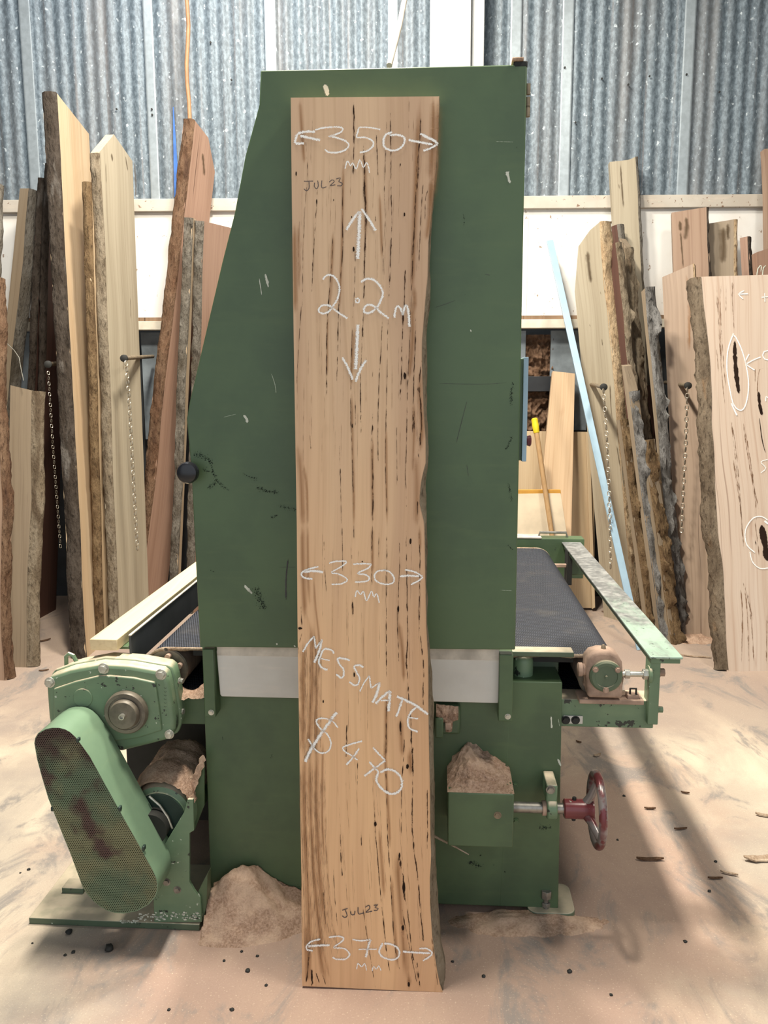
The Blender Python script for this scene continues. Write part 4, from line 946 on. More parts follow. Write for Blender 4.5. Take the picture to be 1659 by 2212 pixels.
m.tube([(M(143, 1432, 0)[0], .0, M(143, 1432, 0)[2]-.01), (M(143, 1418, 0)[0], .0, M(143, 1418, 0)[2]), (M(149, 1412, 0)[0], .0, M(149, 1412, 0)[2]), (M(158, 1416, 0)[0], .0, M(158, 1416, 0)[2]), (M(168, 1428, 0)[0], .0, M(168, 1428, 0)[2]-.01)], .006, 8)
part(m, 'lifting_eye', K['greenp'], 0, gb_)
# raised casting number on the cover rim
m = MB()
for k in range(6):
    c = M(357, 1526-8*k, gy0); q = [(c[0]-.004, c[2]-.003), (c[0]+.004, c[2]-.003), (c[0]+.004, c[2]+.002), (c[0]-.004, c[2]+.002)][: (3 if k % 2 else 4)]
    m.ribbon([(c[0]-.004, c[2]+.002), (c[0], c[2]-.002), (c[0]+.004, c[2]+.001)], .0018, 0, gy0-.0005, .002)
part(m, 'casting_number', K['greend'], 0, gb_)

# ------------------------------------------------------------------ belt guard
fy0, fy1 = -.235, -.095
gf = mp(((74,1605),(76,1594),(82,1584),(98,1575),(112,1572),(127,1572),(140,1575),(151,1581),(163,1592),(173,1605),(194,1634),(236,1710),(268,1768),(301,1826),(332,1883),(338,1896),(341,1910),(340,1925),(336,1937),(321,1954),(296,1968),(268,1973),(248,1972),(231,1967),(214,1957),(199,1944),(187,1930),(178,1915),(154,1849),(130,1790),(104,1724),(90,1677),(80,1640)), fy0)
n = len(gf); m = MB(); a_ = sum(p[0]*q[1]-q[0]*p[1] for p, q in zip(gf, gf[1:]+gf[:1]))
P = gf if a_ > 0 else gf[::-1]
cg = (sum(p[0] for p in P)/n, sum(p[1] for p in P)/n)
inn = [(cg[0]+(x-cg[0])*.985, cg[1]+(z-cg[1])*.993) for x, z in P]
vs = [(x, fy0, z) for x, z in P]+[(x, fy1, z) for x, z in P]+[(x, fy0, z) for x, z in inn]+[(x, fy1, z) for x, z in inn]; fs = []
for i in range(n):
    j = (i+1) % n; fs += [(i, n+i, n+j, j), (2*n+j, 3*n+j, 3*n+i, 2*n+i), (i, j, 2*n+j, 2*n+i), (n+j, n+i, 3*n+i, 3*n+j)]
m.add(vs, fs); bgd = part(m, 'belt_guard', K['guard'], .0)
m = MB(); m.prism([(cg[0]+(x-cg[0])*.99, cg[1]+(z-cg[1])*.996) for x, z in P], fy0-.0005, fy0+.0012)
part(m, 'perforated_front', K['perf'], 0, bgd, label='perforated sheet front of the belt guard')
part(MB().prism(inn, fy1-.004, fy1-.002), 'guard_back', K['darkgreen'], 0, bgd)
for (px, py), (qx, qy) in (((168, 1600), (158, 1605)), ((258, 1748), (250, 1752)), ((113, 1748), (118, 1762)), ((310, 1833), (304, 1838))):
    c = M(px, py, fy0); part(MB().box(c[0]-.004, c[0]+.003, fy0-.002, fy0+.012, c[2]-.006, c[2]+.006), 'guard_clip', K['darkgreen'], .002, bgd)
for (cx_, cy_), rr_ in (((120, 1612), .034), ((270, 1915), .05)):
    c = M(cx_, cy_, fy0); part(MB().lathe((c[0], fy0+.045, c[2]), (0, 1, 0), [(0, rr_), (.03, rr_), (.03, .01), (.06, .01)], 32), 'pulley', K['dark'], 0, bgd)

# ------------------------------------------------------------------ motor, bracket and base plate
py0 = -.10
pl = MZ(63, 1996, .0); pr = MZ(437, 1998, .0); bk0 = MZ(112, 1912, .016)
base = part(MB().box(pl[0], pr[0], pl[1], .16, .0, .019), 'base_plate', K['greend'], .002)
yb = pl[1]+.004
q0, q1 = MZ(133, 1918, .035), MZ(185, 1912, .035)
part(MB().box(q0[0], q1[0], q0[1], q0[1]+.05, .018, .035), 'slide_block', K['greend'], .002, base)
v0 = mp(((333,1985),(330,1900),(352,1830),(374,1794),(398,1754),(405,1727),(417,1727),(419,1794),(409,1800),(409,1905),(420,1925),(432,1940),(436,1992),(333,1992)), yb)
brk = part(MB().prism(v0, yb, yb+.010), 'motor_bracket', K['greenp'], .001)
c = M(409, 1800, yb)
m = MB().prism(mp(((426,1930),(446,1893),(444,1960),(437,1992)), yb), yb+.01, yb+.05); part(m, 'bracket_web', K['green'], .001, brk)
for px, py in ((360, 1905), (383, 1922)):
    c = M(px, py, yb); part(MB().hexb((c[0], yb, c[2]), (0, -1, 0), .008, .007), 'bolt', K['steel'], 0, brk)
# chipped paint along the foot of the bracket
m = MB()
for k in range(95):
    x = 262+random.random()*170; y = 1972+random.random()*17-(x-262)*.02
    if x < 300: y = 1985+random.random()*5
    c = M(x, y, yb); m.blob((c[0], c[2]), .003+.006*random.random(), .002+.004*random.random(), 0, yb-.0015 if x > 335 else yb-.006)
part(m, 'chipped_paint', K['dab'], 0, brk)
mc = M(348, 1762, -.07); rm = .092
mt = part(MB().lathe((mc[0], -.085, mc[2]), (0, 1, 0), [(0, .03), (.003, rm*.80), (.006, rm*.83), (.010, rm*.96), (.03, rm), (.26, rm), (.28, rm*.9), (.285, .03)], 40), 'motor', K['greenp'], 0)
part(MB().lathe((mc[0], -.088, mc[2]), (0, 1, 0), [(0, rm*.79), (.004, rm*.80)], 40), 'motor_face', K['darkgreen'], 0, mt)
part(MB().cyl((mc[0]-.01, -.13, mc[2]-.01), (mc[0]-.01, -.085, mc[2]-.01), .045, n=28), 'motor_pulley', K['dark'], 0, mt)
m = MB()
def md(u, v):
    an = R(20+140*u); y = -.08+.24*v; r = rm+.004+.03*math.sin(math.pi*u)**1.3*(.35+.65*min(1, v*5))*(1+.4*N.noise(Vector((u*5, v*5, 1)))); r += .006*N.fractal(Vector((u*22, v*18, 3)), 1, 2, 3)
    return (mc[0]-r*math.cos(an)*1.02, y, mc[2]+r*math.sin(an))
m.grid(md, 40, 30); part(m, 'sawdust_cover', K['saw'], 0, mt, ang=180)
m = MB().tube([M(322, 1720, -.10), M(345, 1740, -.10), M(362, 1765, -.10), M(372, 1790, -.10)], .0032, 8); part(m, 'cable', K['zinc'], 0, mt)
# sloping web up to the cabinet, dust along its edge
w1 = mp(((409,1727),(441,1640),(441,1740),(419,1796),(418,1740)), -.03)
wb = part(MB().prism(w1, -.03, -.022), 'sloping_web', K['green'], .001)
m = MB(); A, B_ = M(410, 1722, -.03), M(440, 1640, -.03)
def wd_(u, v):
    p = A+(B_-A)*v; an = math.pi*u; r = .012+.006*N.noise(Vector((v*9, u*3, 2))); return (p[0]-r*.8*math.cos(an), p[1]-.004+.012*(1-2*u)*.5, p[2]+r*math.sin(an)*.9+.002)
m.grid(wd_, 10, 40); part(m, 'sawdust_ridge', K['saw'], 0, wb, ang=180)
# stretcher between gearbox and cabinet with sawdust on it
a, b = M(395, 1500, .03), M(441, 1562, .03)
st = part(MB().box(a[0]-.06, bx0+.02, .02, .06, b[2], a[2]), 'stretcher', K['green'], .002)
m = MB()
def sd_(u, v):
    x = a[0]-.02+(bx0+.004-a[0]+.02)*u; y = .0+.07*v
    return (x, y, a[2]-.002+(.012+.034*(u-.45)**2*4)*math.sin(math.pi*min(1, v*1.0+.02))+.006*N.fractal(Vector((x*50, y*50, 6)), 1, 2, 3))
m.grid(sd_, 24, 18); part(m, 'sawdust_ridge', K['saw'], 0, st, ang=180)
# presumed lower frame, a dark box added for the shade under the table
part(MB().box(bx0-.345, bx0+.02, .28, 1.40, .10, .56), 'shade_frame_box', K['dark'], 0)
for yy2 in (.30, 1.36): part(MB().box(bx0-.29, bx0-.26, yy2, yy2+.03, .0, .105), 'frame_leg', K['dark'], 0)
# left end frame below the table
part(MB().box(xl-.02, bx0+.02, 1.44, 1.52, zb-.22, zb-.14), 'rear_left_beam', K['green'], 0)
part(MB().box(gx+.0, gx+.05, 1.44, 1.52, zb-.22, zb-.0), 'rear_left_post', K['green'], 0)

# cream batten lying on the left guide shelf
A = MO + EX*(gx-.018) + EY*(-.02) + Vector((0, 0, zb+.0105)); m = MB()
m.box(-.078, .0, 0, .032, 0, 1.58)
o = m.build('timber_batten', WOODS['cream_batten'], mw=frame_mw(A, EX, Vector((0, 0, 1)), -EY*-1), bev=.002)
tag(o, 'cream timber batten lying along the left edge of the conveyor', 'batten')
# cable running up from the top of the machine
A = MMW @ M(841, 142, .3); T = MMW @ M(878, -20, .6)
tag(MB().tube([(0, 0, 0), (T-A)*.5+Vector((.003, 0, 0)), T-A], .0085, 10).build('air_hose', K['cream'], mw=Matrix.Translation(A)), 'thin grey hose rising from the top of the green sander', 'hose')

# ================================================================== the board on show
b0 = G(800, 2139); th = R(5.7); BY_ = R(2.6)
bx_ = Vector((math.cos(BY_), -math.sin(BY_), 0)); fw = Vector((math.sin(BY_), math.cos(BY_), 0))
bu = (fw*math.sin(th)+Vector((0, 0, 1))*math.cos(th)); bn = bu.cross(bx_)
BMW = frame_mw(b0, bx_, bn, bu); BIN = BMW.inverted()
def PB(px, py): q = BIN @ hit(px, py, b0, bn); return (q.x, q.z)
def il(tab, y):
    for (x0, y0), (x1, y1) in zip(tab, tab[1:]):
        if y <= y1: return x0+(x1-x0)*(y-y0)/(y1-y0)
    return tab[-1][0]
Lf = ((628,211),(630,400),(634,700),(638,950),(641,1130),(643,1380),(645,1500),(648,1700),(651,1900),(652,2080),(653,2130))
Rf = ((949,208),(946,300),(941,370),(934,440),(926,520),(924,600),(920,640),(916,690),(914,715),(912,740),(912,800),(916,900),(920,950),(920,1000),(912,1030),(908,1060),(906,1085),(917,1130),(919,1240),(921,1350),(925,1420),(926,1480),(926,1530),(927,1600),(929,1700),(930,1800),(932,1850),(929,1900),(930,1960),(934,2020),(942,2080),(949,2120),(956,2144))
Ro = ((950,208),(949,240),(946,330),(941,400),(935,440),(930,520),(928,580),(930,625),(929,660),(922,690),(920,710),(922,745),(921,800),(923,900),(925,930),(926,990),(921,1030),(919,1060),(922,1085),(922,1130),(922,1240),(923,1350),(929,1420),(934,1480),(937,1530),(937,1600),(938,1700),(939,1800),(941,1850),(943,1900),(946,1960),(951,2020),(957,2070),(962,2090),(964,2120),(959,2144))
TH = .045; nr = 110; m = MB(); vs = []; rows = []
for i in range(nr+1):
    t = i/nr; yl = 211+(2130-211)*t; yr = 208+(2144-208)*t
    A = PB(il(Lf, yl), yl); B_ = PB(il(Rf, yr), yr); O = PB(il(Ro, yr), yr); rows.append((A, B_, O))
zfix = lambda x, y, z: -(b0.z + x*bx_.z + y*bn.z)/bu.z
for i, (A, B_, O) in enumerate(rows):
    for y in (0, TH):
        for (x, z) in (A, ((A[0]+B_[0])/2, (A[1]+B_[1])/2), B_):
            if i == nr: z = max(z, zfix(x, y, z)) if y == 0 else zfix(x, y, z)
            vs.append((x, y, z))
fs = []
for i in range(nr):
    a, c = i*6, i*6+6
    fs += [(a, c, c+1, a+1), (a+1, c+1, c+2, a+2), (a+3, a+4, c+4, c+3), (a+4, a+5, c+5, c+4), (a, a+3, c+3, c), (a+2, c+2, c+5, a+5)]
fs += [(0, 1, 4, 3), (1, 2, 5, 4)]; e = nr*6; fs += [(e+1, e, e+3, e+4), (e+2, e+1, e+4, e+5)]
m.add(vs, fs)
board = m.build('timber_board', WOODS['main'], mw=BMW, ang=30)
tag(board, 'tall messmate board with white chalk sizes and price leaning on the green sander', 'timber board')
m = MB(); na = 9; vs = []
for i, (A, B_, O) in enumerate(rows):
    for k in range(na):
        an = k/(na-1); w_ = O[0]-B_[0]
        x = B_[0] - .0005 + w_*math.sin(min(1, an*2.2)*math.pi/2); y = -.0006 + TH*an*1.02
        d = .0035*(N.noise(Vector((an*3, O[1]*22, 1)))+.6*N.noise(Vector((an*7, O[1]*70, 4))))*(0 < k)
        z = O[1]*an+B_[1]*(1-an)
        if i == nr: z = max(z, 0) if k < 3 else zfix(x, y, z)
        vs.append((x+d, y, z))
fs = [(i*na+k, (i+1)*na+k, (i+1)*na+k+1, i*na+k+1) for i in range(nr) for k in range(na-1)]
m.add(vs, fs); m.build('bark_edge', BARKS['clay'], board, ang=60)
cA = lambda p: PB(620+p[0]/4.514, 190+p[1]/4.514)
cB = lambda p: PB(620+p[0]/4.425, 640+p[1]/4.425)
cC = lambda p: PB(620+p[0]/4.336, 1130+p[1]/4.336)
cD = lambda p: PB(620+p[0]/3.814, 1600+p[1]/3.814)
# brown heartwood streaks
m = MB()
def rib(f, pts, wd, y=-.0006, **k): m.ribbon([f(p) for p in pts], wd, 0, y, k.pop('step', .02), **k)
for f, pts, wd in ((cA, ((1470,90),(1465,400),(1450,700),(1425,1000),(1400,1250)), .034), (cA, ((1430,90),(1420,500),(1390,900)), .03), (cA, ((1300,95),(1270,700),(1245,1300),(1220,1900),(1200,2212)), .024), (cA, ((1400,880),(1390,1250),(1350,1500)), .022),
    (cA, ((120,100),(150,500),(175,750)), .016), (cA, ((75,1300),(75,1700),(80,2212)), .022), (cA, ((110,1300),(120,2000)), .012), (cA, ((450,1380),(420,2200)), .016), (cA, ((750,600),(770,1100),(765,1500)), .016), (cA, ((550,700),(540,1400),(510,2200)), .012), (cA, ((1240,1900),(1250,2212)), .02), (cA, ((900,1000),(930,1700)), .012),
    (cB, ((1190,0),(1200,400),(1170,800)), .02), (cB, ((1270,700),(1270,1000),(1290,1250),(1270,1500)), .022), (cB, ((1210,1000),(1215,1300),(1200,1700)), .016), (cB, ((1230,1500),(1240,1900),(1230,2212)), .028), (cB, ((620,900),(630,1500),(640,2212)), .012), (cB, ((815,1300),(820,2212)), .016), (cB, ((945,1200),(955,2212)), .012), (cB, ((710,1100),(720,1250)), .012), (cB, ((100,1400),(130,1700),(150,2212)), .026), (cB, ((160,1600),(190,1850),(200,2212)), .014), (cB, ((390,100),(385,800)), .010), (cB, ((1100,1500),(1110,1650)), .012), (cB, ((640,300),(610,900)), .012),
    (cC, ((140,0),(150,500),(170,900)), .020), (cC, ((195,0),(200,500),(215,800)), .014), (cC, ((250,500),(270,800),(300,1100),(300,1500)), .010), (cC, ((180,850),(220,1000),(230,1500),(200,2212)), .020), (cC, ((250,950),(275,1300),(270,2212)), .012), (cC, ((150,1100),(150,1600),(150,2212)), .018), (cC, ((1040,900),(1080,1200),(1100,1500)), .020), (cC, ((1060,1800),(1080,2212)), .022), (cC, ((930,1600),(930,2212)), .016), (cC, ((800,0),(800,500)), .014), (cC, ((120,960),(150,1000)), .022), (cC, ((1240,0),(1250,300)), .014), (cC, ((610,700),(618,880)), .01),
    (cD, ((140,0),(140,600),(170,1200),(190,1800)), .022), (cD, ((190,0),(195,600),(230,1200),(290,1700),(370,2000)), .016), (cD, ((250,0),(240,500),(270,1100),(320,1600)), .018), (cD, ((295,0),(290,600),(310,1000)), .011), (cD, ((150,1500),(170,1800),(165,2000)), .03), (cD, ((250,1600),(300,1900),(330,2020)), .024), (cD, ((800,0),(830,500),(850,900)), .014), (cD, ((900,900),(930,1300),(960,1700),(990,2000)), .030), (cD, ((860,1100),(890,1600),(920,1900)), .016), (cD, ((1010,50),(1020,300)), .02), (cD, ((760,700),(800,1300)), .016), (cD, ((945,1480),(965,1620)), .018), (cD, ((1000,1900),(1010,2060)), .02)):
    rib(f, pts, wd)
m.build('heartwood_streaks', K['stain'], board)
# thin repeated grain lines in the orange sapwood band on the lower left, hairline veins, and bold gum veins
m = MB()
for k in range(26):
    x = 118+k*8.2+random.uniform(-3, 3); dx = random.uniform(-6, 6); y0 = random.uniform(-10, 500)
    rib(cC, ((x, 900+y0*.5), (x+dx, 1400), (x-4, 1900), (x-8, 2212)), random.uniform(.0016, .0036), -.0008)
    x2 = 100+k*8.6+random.uniform(-3, 3)
    rib(cD, ((x2, 0), (x2+4, 500), (x2+18, 1000), (x2+30+k*1.5, 1500), (x2+30+k*5, 1950)), random.uniform(.0016, .0036), -.0008)
for k in range(34):
    x = random.uniform(60, 1330); y = random.uniform(100, 1500); rib(cA, ((x, y), (x-5, y+250), (x-14, y+random.uniform(400, 680))), random.uniform(.0012, .0024), -.0008)
    x = random.uniform(100, 1260); y = random.uniform(0, 1500); rib(cB, ((x, y), (x-2, y+250), (x-3, y+random.uniform(400, 680))), random.uniform(.0012, .0024), -.0008)
    x = random.uniform(330, 1250); y = random.uniform(0, 1500); rib(cC, ((x, y), (x+1, y+250), (x+1, y+random.uniform(400, 680))), random.uniform(.0012, .0024), -.0008)
    x = random.uniform(340, 1100); y = random.uniform(0, 1300); rib(cD, ((x, y), (x+14, y+250), (x+36, y+random.uniform(400, 680))), random.uniform(.0012, .0024), -.0008)
m.build('grain_lines', K['veinf'], board)
m = MB()
VA = (((150,100),(160,280),(185,560),(200,860),(180,1100),(165,1400),(155,1700),(150,2200)), ((648,100),(652,300),(650,700),(645,880)), ((560,600),(545,900),(540,1300),(545,1560),(520,1900),(505,2200)),
      ((740,400),(755,800),(750,1000),(765,1170),(765,1450),(755,1700),(750,2000),(738,2212)), ((872,450),(880,700),(888,880)), ((980,100),(960,700),(950,1000),(958,1300),(940,1600),(935,2200)), ((1008,100),(1010,400),(1015,700),(1015,1000),(1022,1300),(1015,1500),(1005,1800),(990,2200)),
      ((1310,100),(1300,400),(1280,660),(1262,930),(1240,1400),(1225,1700),(1205,2200)), ((1335,850),(1315,1100),(1295,1500),(1280,1850)), ((300,900),(290,1080),(285,1200),(265,1500),(250,1800),(240,2050)), ((450,1370),(440,1650),(420,1900),(400,2212)), ((860,1200),(865,1320)), ((935,1450),(932,1640)), ((1155,1680),(1148,1900),(1140,2212)), ((665,1500),(660,1900),(645,2212)), ((1375,980),(1350,1100),(1345,1300)), ((1190,100),(1185,500)), ((1290,660),(1270,930),(1262,1060)), ((750,880),(770,1170),(768,1460)))
WA_ = (.003,.007,.005,.010,.006,.003,.007,.009,.004,.006,.005,.004,.007,.006,.004,.005,.002,.009,.012)
VB = (((400,0),(390,150),(380,450),(378,700),(380,1000)), ((495,0),(485,500),(475,830)), ((645,0),(630,150),(615,600),(610,900),(612,1200),(620,1400),(630,1800),(635,2200)), ((740,0),(725,300),(705,700),(703,1000),(708,1350)), ((915,100),(900,500),(880,800),(870,1200),(870,1500),(875,1820)), ((970,100),(960,500),(955,800),(945,1250),(940,1600),(950,1900),(958,2200)), ((1112,0),(1112,100),(1100,450),(1095,700),(1085,900),(1080,1060)), ((1190,0),(1175,400),(1155,800),(1148,1000),(1145,1300),(1140,1500),(1130,1700),(1140,1900),(1140,2200)), ((1225,150),(1228,450),(1215,700),(1210,950),(1200,1200),(1205,1500)), ((1290,520),(1275,700),(1262,900),(1275,1000),(1285,1200),(1270,1400),(1255,1600)), ((820,1090),(812,1350),(815,1600),(820,1900),(820,2212)), ((820,710),(815,790)), ((650,850),(655,1240)), ((490,1270),(500,1450),(510,1700),(520,2200)), ((215,1280),(230,1500)), ((1050,1180),(1048,1400),(1055,1800)), ((1215,1080),(1215,1300)), ((1250,1930),(1245,2212)), ((140,50),(110,500),(90,900)))
WB = (.006,.006,.006,.007,.004,.004,.008,.005,.006,.011,.009,.003,.005,.004,.004,.003,.009,.007,.003)
VC = (((345,110),(352,400),(365,600),(368,740)), ((515,0),(520,300),(520,500)), ((605,280),(608,350)), ((615,725),(618,870)), ((800,0),(795,350),(795,600)), ((860,70),(858,380)), ((935,0),(935,300),(932,700),(930,1100),(932,1500)), ((1045,80),(1055,350),(1045,600),(1040,800),(1035,1000),(1045,1200),(1055,1500)), ((1120,30),(1120,300),(1125,700),(1130,1100),(1118,1300),(1130,1450),(1140,1650),(1165,1900),(1175,2212)), ((1230,0),(1245,300),(1240,650),(1240,950),(1265,1200),(1280,1400),(1275,1650),(1300,1900)), ((930,1650),(930,1950),(925,2212)), ((1060,1850),(1070,2030)), ((558,1880),(555,2100),(550,2212)), ((1100,2000),(1090,2212)), ((130,760),(140,950),(150,985)), ((150,1000),(110,1150),(105,1250)), ((1275,1450),(1275,1660)), ((1160,1850),(1170,2212)), ((625,0),(628,160)))
WC = (.004,.004,.006,.009,.006,.004,.005,.005,.007,.007,.006,.014,.008,.006,.006,.006,.010,.011,.006)
VD = (((492,0),(488,150)), ((582,150),(580,400)), ((810,60),(820,400),(830,800),(850,1100),(870,1450),(890,1700),(930,1900),(950,2040)), ((722,430),(725,700),(745,950),(770,1250),(800,1550),(830,1800),(880,2060)), ((970,50),(945,380),(940,900)), ((1040,20),(1035,400),(1030,650),(1045,900),(1075,1100),(1095,1350),(1130,1700),(1160,1900)), ((920,920),(940,1050),(960,1150),(965,1270),(985,1350)), ((985,1350),(1005,1500),(1030,1750),(1060,1850),(1100,2070)), ((940,1250),(950,1400),(990,1600),(1030,1800),(1085,2060)), ((1155,350),(1157,700),(1155,900)), ((437,740),(445,950),(455,1130)), ((610,730),(614,870)), ((380,1000),(395,1300),(420,1560)), ((298,1240),(310,1400),(325,1550)), ((620,1330),(650,1550),(690,1800),(730,2040)), ((1190,1600),(1220,1850),(1250,2060)), ((185,1700),(170,1900),(150,2025)), ((195,1870),(210,1950),(200,2025)), ((235,1900),(270,2000),(290,2030)), ((285,1900),(325,2030)), ((1070,1800),(1100,2070)), ((1035,20),(1030,300)))
WD = (.007,.005,.005,.005,.005,.008,.017,.006,.005,.006,.006,.007,.003,.005,.004,.004,.007,.014,.007,.008,.010,.010)
for f, V, WW in ((cA, VA, WA_), (cB, VB, WB), (cC, VC, WC), (cD, VD, WD)):
    for pts, wd in zip(V, WW): rib(f, pts, wd*.70, -.0010, wob=.6, step=.006)
m.build('gum_veins', K['vein'], board)
for f, sp in ((cA, ((90,838,8,25),(1145,1237,9,22),(650,1572,11,26),(630,1260,5,12),(455,1095,4,12),(1105,750,5,16),(648,230,5,36),(290,1110,8,30))), (cB, ((1127,762,14,37),(625,1240,6,22))), (cC, ((1157,170,12,32),(1042,805,11,36),(705,360,8,9),(340,1670,8,16),(630,1420,8,26),(122,985,24,14),(615,770,6,40),(1062,1900,10,60),(560,1920,5,40))), (cD, ((992,212,14,22),(728,685,13,23),(955,1540,13,26),(1003,2005,12,26),(927,945,9,26),(962,1210,14,60),(205,1950,9,40)))):
    sc4 = {cA: 4.514, cB: 4.425, cC: 4.336, cD: 3.814}[f]
    for x, y, a, b in sp: MB().blob(f((x, y)), a/sc4/870*1.15, b/sc4/870*1.15, 0, -.0012).build('knot', K['split'], board)


CH = []
CHW = dict(
 width_350=(cA, ((((275,430),(180,430),(105,455),(80,530),(90,545),(165,542)),22), (((130,470),(220,490),(325,512)),22), (((275,412),(380,388),(530,388),(535,425),(480,455),(412,475),(470,482),(570,520),(603,560),(570,605),(490,632),(400,626),(372,600)),16), (((910,408),(800,388),(700,388)),13), (((702,388),(692,430),(682,482),(760,485),(830,515),(842,560),(790,612),(710,632)),16), (((1025,435),(960,462),(940,540),(965,592),(1040,612),(1110,585),(1145,530),(1135,480),(1075,460),(1000,462)),20), (((1185,510),(1280,528),(1420,555)),20), (((1300,448),(1380,490),(1445,522),(1465,550)),24), (((1468,548),(1400,590),(1330,615)),18), (((565,790),(590,715),(620,762),(640,732),(675,792),(710,705),(745,775),(780,730),(806,830)),12))),
 up_arrow=(cA, ((((708,1205),(703,1400),(690,1668)),32), (((580,1385),(640,1290),(705,1205)),24), (((728,1180),(790,1270),(865,1392)),22))),
 down_arrow=(cB, ((((678,272),(670,450),(657,698)),30), (((530,585),(580,680),(630,796)),22), (((758,612),(700,700),(655,818)),24))),
 width_330=(cC, ((((295,408),(200,430),(140,465),(145,500),(190,518),(240,522)),16), (((160,455),(250,448),(340,458)),22), (((395,375),(460,358),(555,358),(520,400),(420,460),(480,475),(550,510),(562,540),(500,570),(418,572)),14), (((620,385),(700,380),(790,382)),14), (((790,385),(760,420),(662,470),(730,480),(772,512),(740,545),(635,552)),15), (((930,440),(850,450),(820,490),(840,545),(920,572),(990,560),(1002,510),(960,455),(900,440)),15), (((1058,500),(1130,492),(1240,495)),18), (((1105,435),(1200,458),(1268,500)),16), (((1272,505),(1230,540),(1160,575)),16), (((640,690),(655,632),(690,668),(715,638),(745,725),(790,640),(815,692),(840,660),(865,745)),12))),
 timber_name=(cC, ((((150,1205),(200,1120),(255,1060)),16), (((255,1060),(268,1172)),14), (((268,1172),(330,1090)),14), (((328,1095),(300,1200),(255,1305)),22), (((440,1220),(420,1190),(350,1180),(320,1230),(300,1300),(330,1355),(380,1372)),18), (((320,1268),(400,1285)),14), (((590,1285),(520,1265),(475,1268),(492,1320),(530,1370),(530,1425),(505,1448),(462,1412)),18), (((715,1350),(680,1330),(630,1342),(655,1400),(680,1450),(665,1505),(630,1518),(585,1485)),18), (((683,1575),(720,1500),(772,1428)),13), (((772,1428),(786,1545)),14), (((786,1545),(870,1490)),13), (((870,1490),(840,1600),(802,1680)),24), (((830,1690),(890,1630),(965,1570)),24), (((965,1570),(960,1660),(950,1762)),26), (((880,1660),(960,1658)),14), (((1030,1622),(1120,1662),(1200,1702),(1320,1790)),24), (((1080,1650),(1052,1740),(1022,1812)),20), (((1215,1720),(1160,1770),(1130,1850),(1150,1920),(1225,1950)),18), (((1140,1818),(1228,1830)),14))),
 width_370=(cD, ((((275,1632),(200,1652),(160,1695),(170,1720),(212,1728)),14), (((175,1690),(250,1685),(352,1682)),18), (((345,1618),(420,1608),(467,1625),(440,1660),(388,1700),(470,1710),(517,1755),(480,1795),(400,1796),(378,1780)),14), (((540,1635),(610,1645),(688,1635)),14), (((686,1637),(665,1710),(650,1782)),18), (((590,1716),(740,1715)),10), (((790,1665),(760,1730),(790,1780),(870,1802),(922,1770),(915,1710),(860,1675),(800,1668)),16), (((955,1735),(1050,1742),(1180,1748)),16), (((1090,1710),(1150,1710),(1192,1740),(1180,1772),(1120,1810)),14), (((575,1880),(585,1832),(615,1860),(640,1832),(655,1890)),10), (((700,1895),(715,1857),(735,1880),(755,1852),(775,1892)),9))),
)
for nm, (f, S) in CHW.items():
    m = MB(); s4 = {cA: 4.514, cB: 4.425, cC: 4.336, cD: 3.814}[f]*870
    for pts, wpx in S: m.ribbon([f(p) for p in pts], wpx*1.9/s4, 0, -.0016, .003, False)
    m.build('chalk_lettering', K['chalk'], board)
# length and price cross two measured strips, so they are laid out from full picture points
a2 = lambda p: (620+p[0]/4.514, 190+p[1]/4.514); b2 = lambda p: (620+p[0]/4.425, 640+p[1]/4.425); c2q = lambda p: (620+p[0]/4.336, 1130+p[1]/4.336); d2q = lambda p: (620+p[0]/3.814, 1600+p[1]/3.814)
def chalkpx(S):
    m = MB()
    for pts, wpx in S: m.ribbon([PB(*p) for p in pts], wpx*1.9/870, 0, -.0016, .003, False)
    m.build('chalk_lettering', K['chalk'], board)
chalkpx(([list(map(a2, ((352,1872),(380,1832),(440,1830),(490,1880),(512,1960),(495,2050),(455,2120)))) + list(map(b2, ((400,148),(340,165),(302,140),(330,92),(400,88),(440,118),(510,170),(578,213)))), 4.0],
         [list(map(a2, ((668,2062),(690,2052),(706,2072),(695,2095),(672,2092),(668,2070)))), 3.6],
         [list(map(a2, ((720,1895),(770,1867),(840,1870),(905,1930),(935,2005),(910,2085)))) + list(map(b2, ((850,118),(800,155),(750,160),(735,125),(765,85),(830,95),(900,158),(975,212)))), 4.6],
         [list(map(b2, ((1025,205),(1040,120),(1062,95),(1092,132),(1105,182)))), 4.4], [list(map(b2, ((1105,182),(1120,120),(1140,90),(1160,150),(1170,292)))), 5]))
chalkpx(([list(map(c2q, ((478,1915),(420,1850),(330,1825),(275,1850),(310,1920),(380,1980),(412,2060),(390,2130),(330,2152),(265,2118),(198,2020)))), 3.6],
         [list(map(c2q, ((465,1770),(350,1930),(230,2110))))+list(map(d2q, ((150,172),))), 6.5],
         [list(map(c2q, ((705,2040),(600,2068),(522,2102),(560,2150))))+list(map(d2q, ((520,112),(582,158)))), 3.6],
         [list(map(d2q, ((595,62),(540,140),(490,198)))), 4.2],
         [list(map(d2q, ((708,55),(760,110),(808,158)))), 4], [list(map(d2q, ((808,160),(730,220),(638,288)))), 4.6], [list(map(d2q, ((678,172),(720,218),(755,258)))), 4],
         [list(map(d2q, ((755,255),(738,330),(800,410),(880,436),(940,392),(942,310),(890,250),(822,235),(770,262)))), 5]))
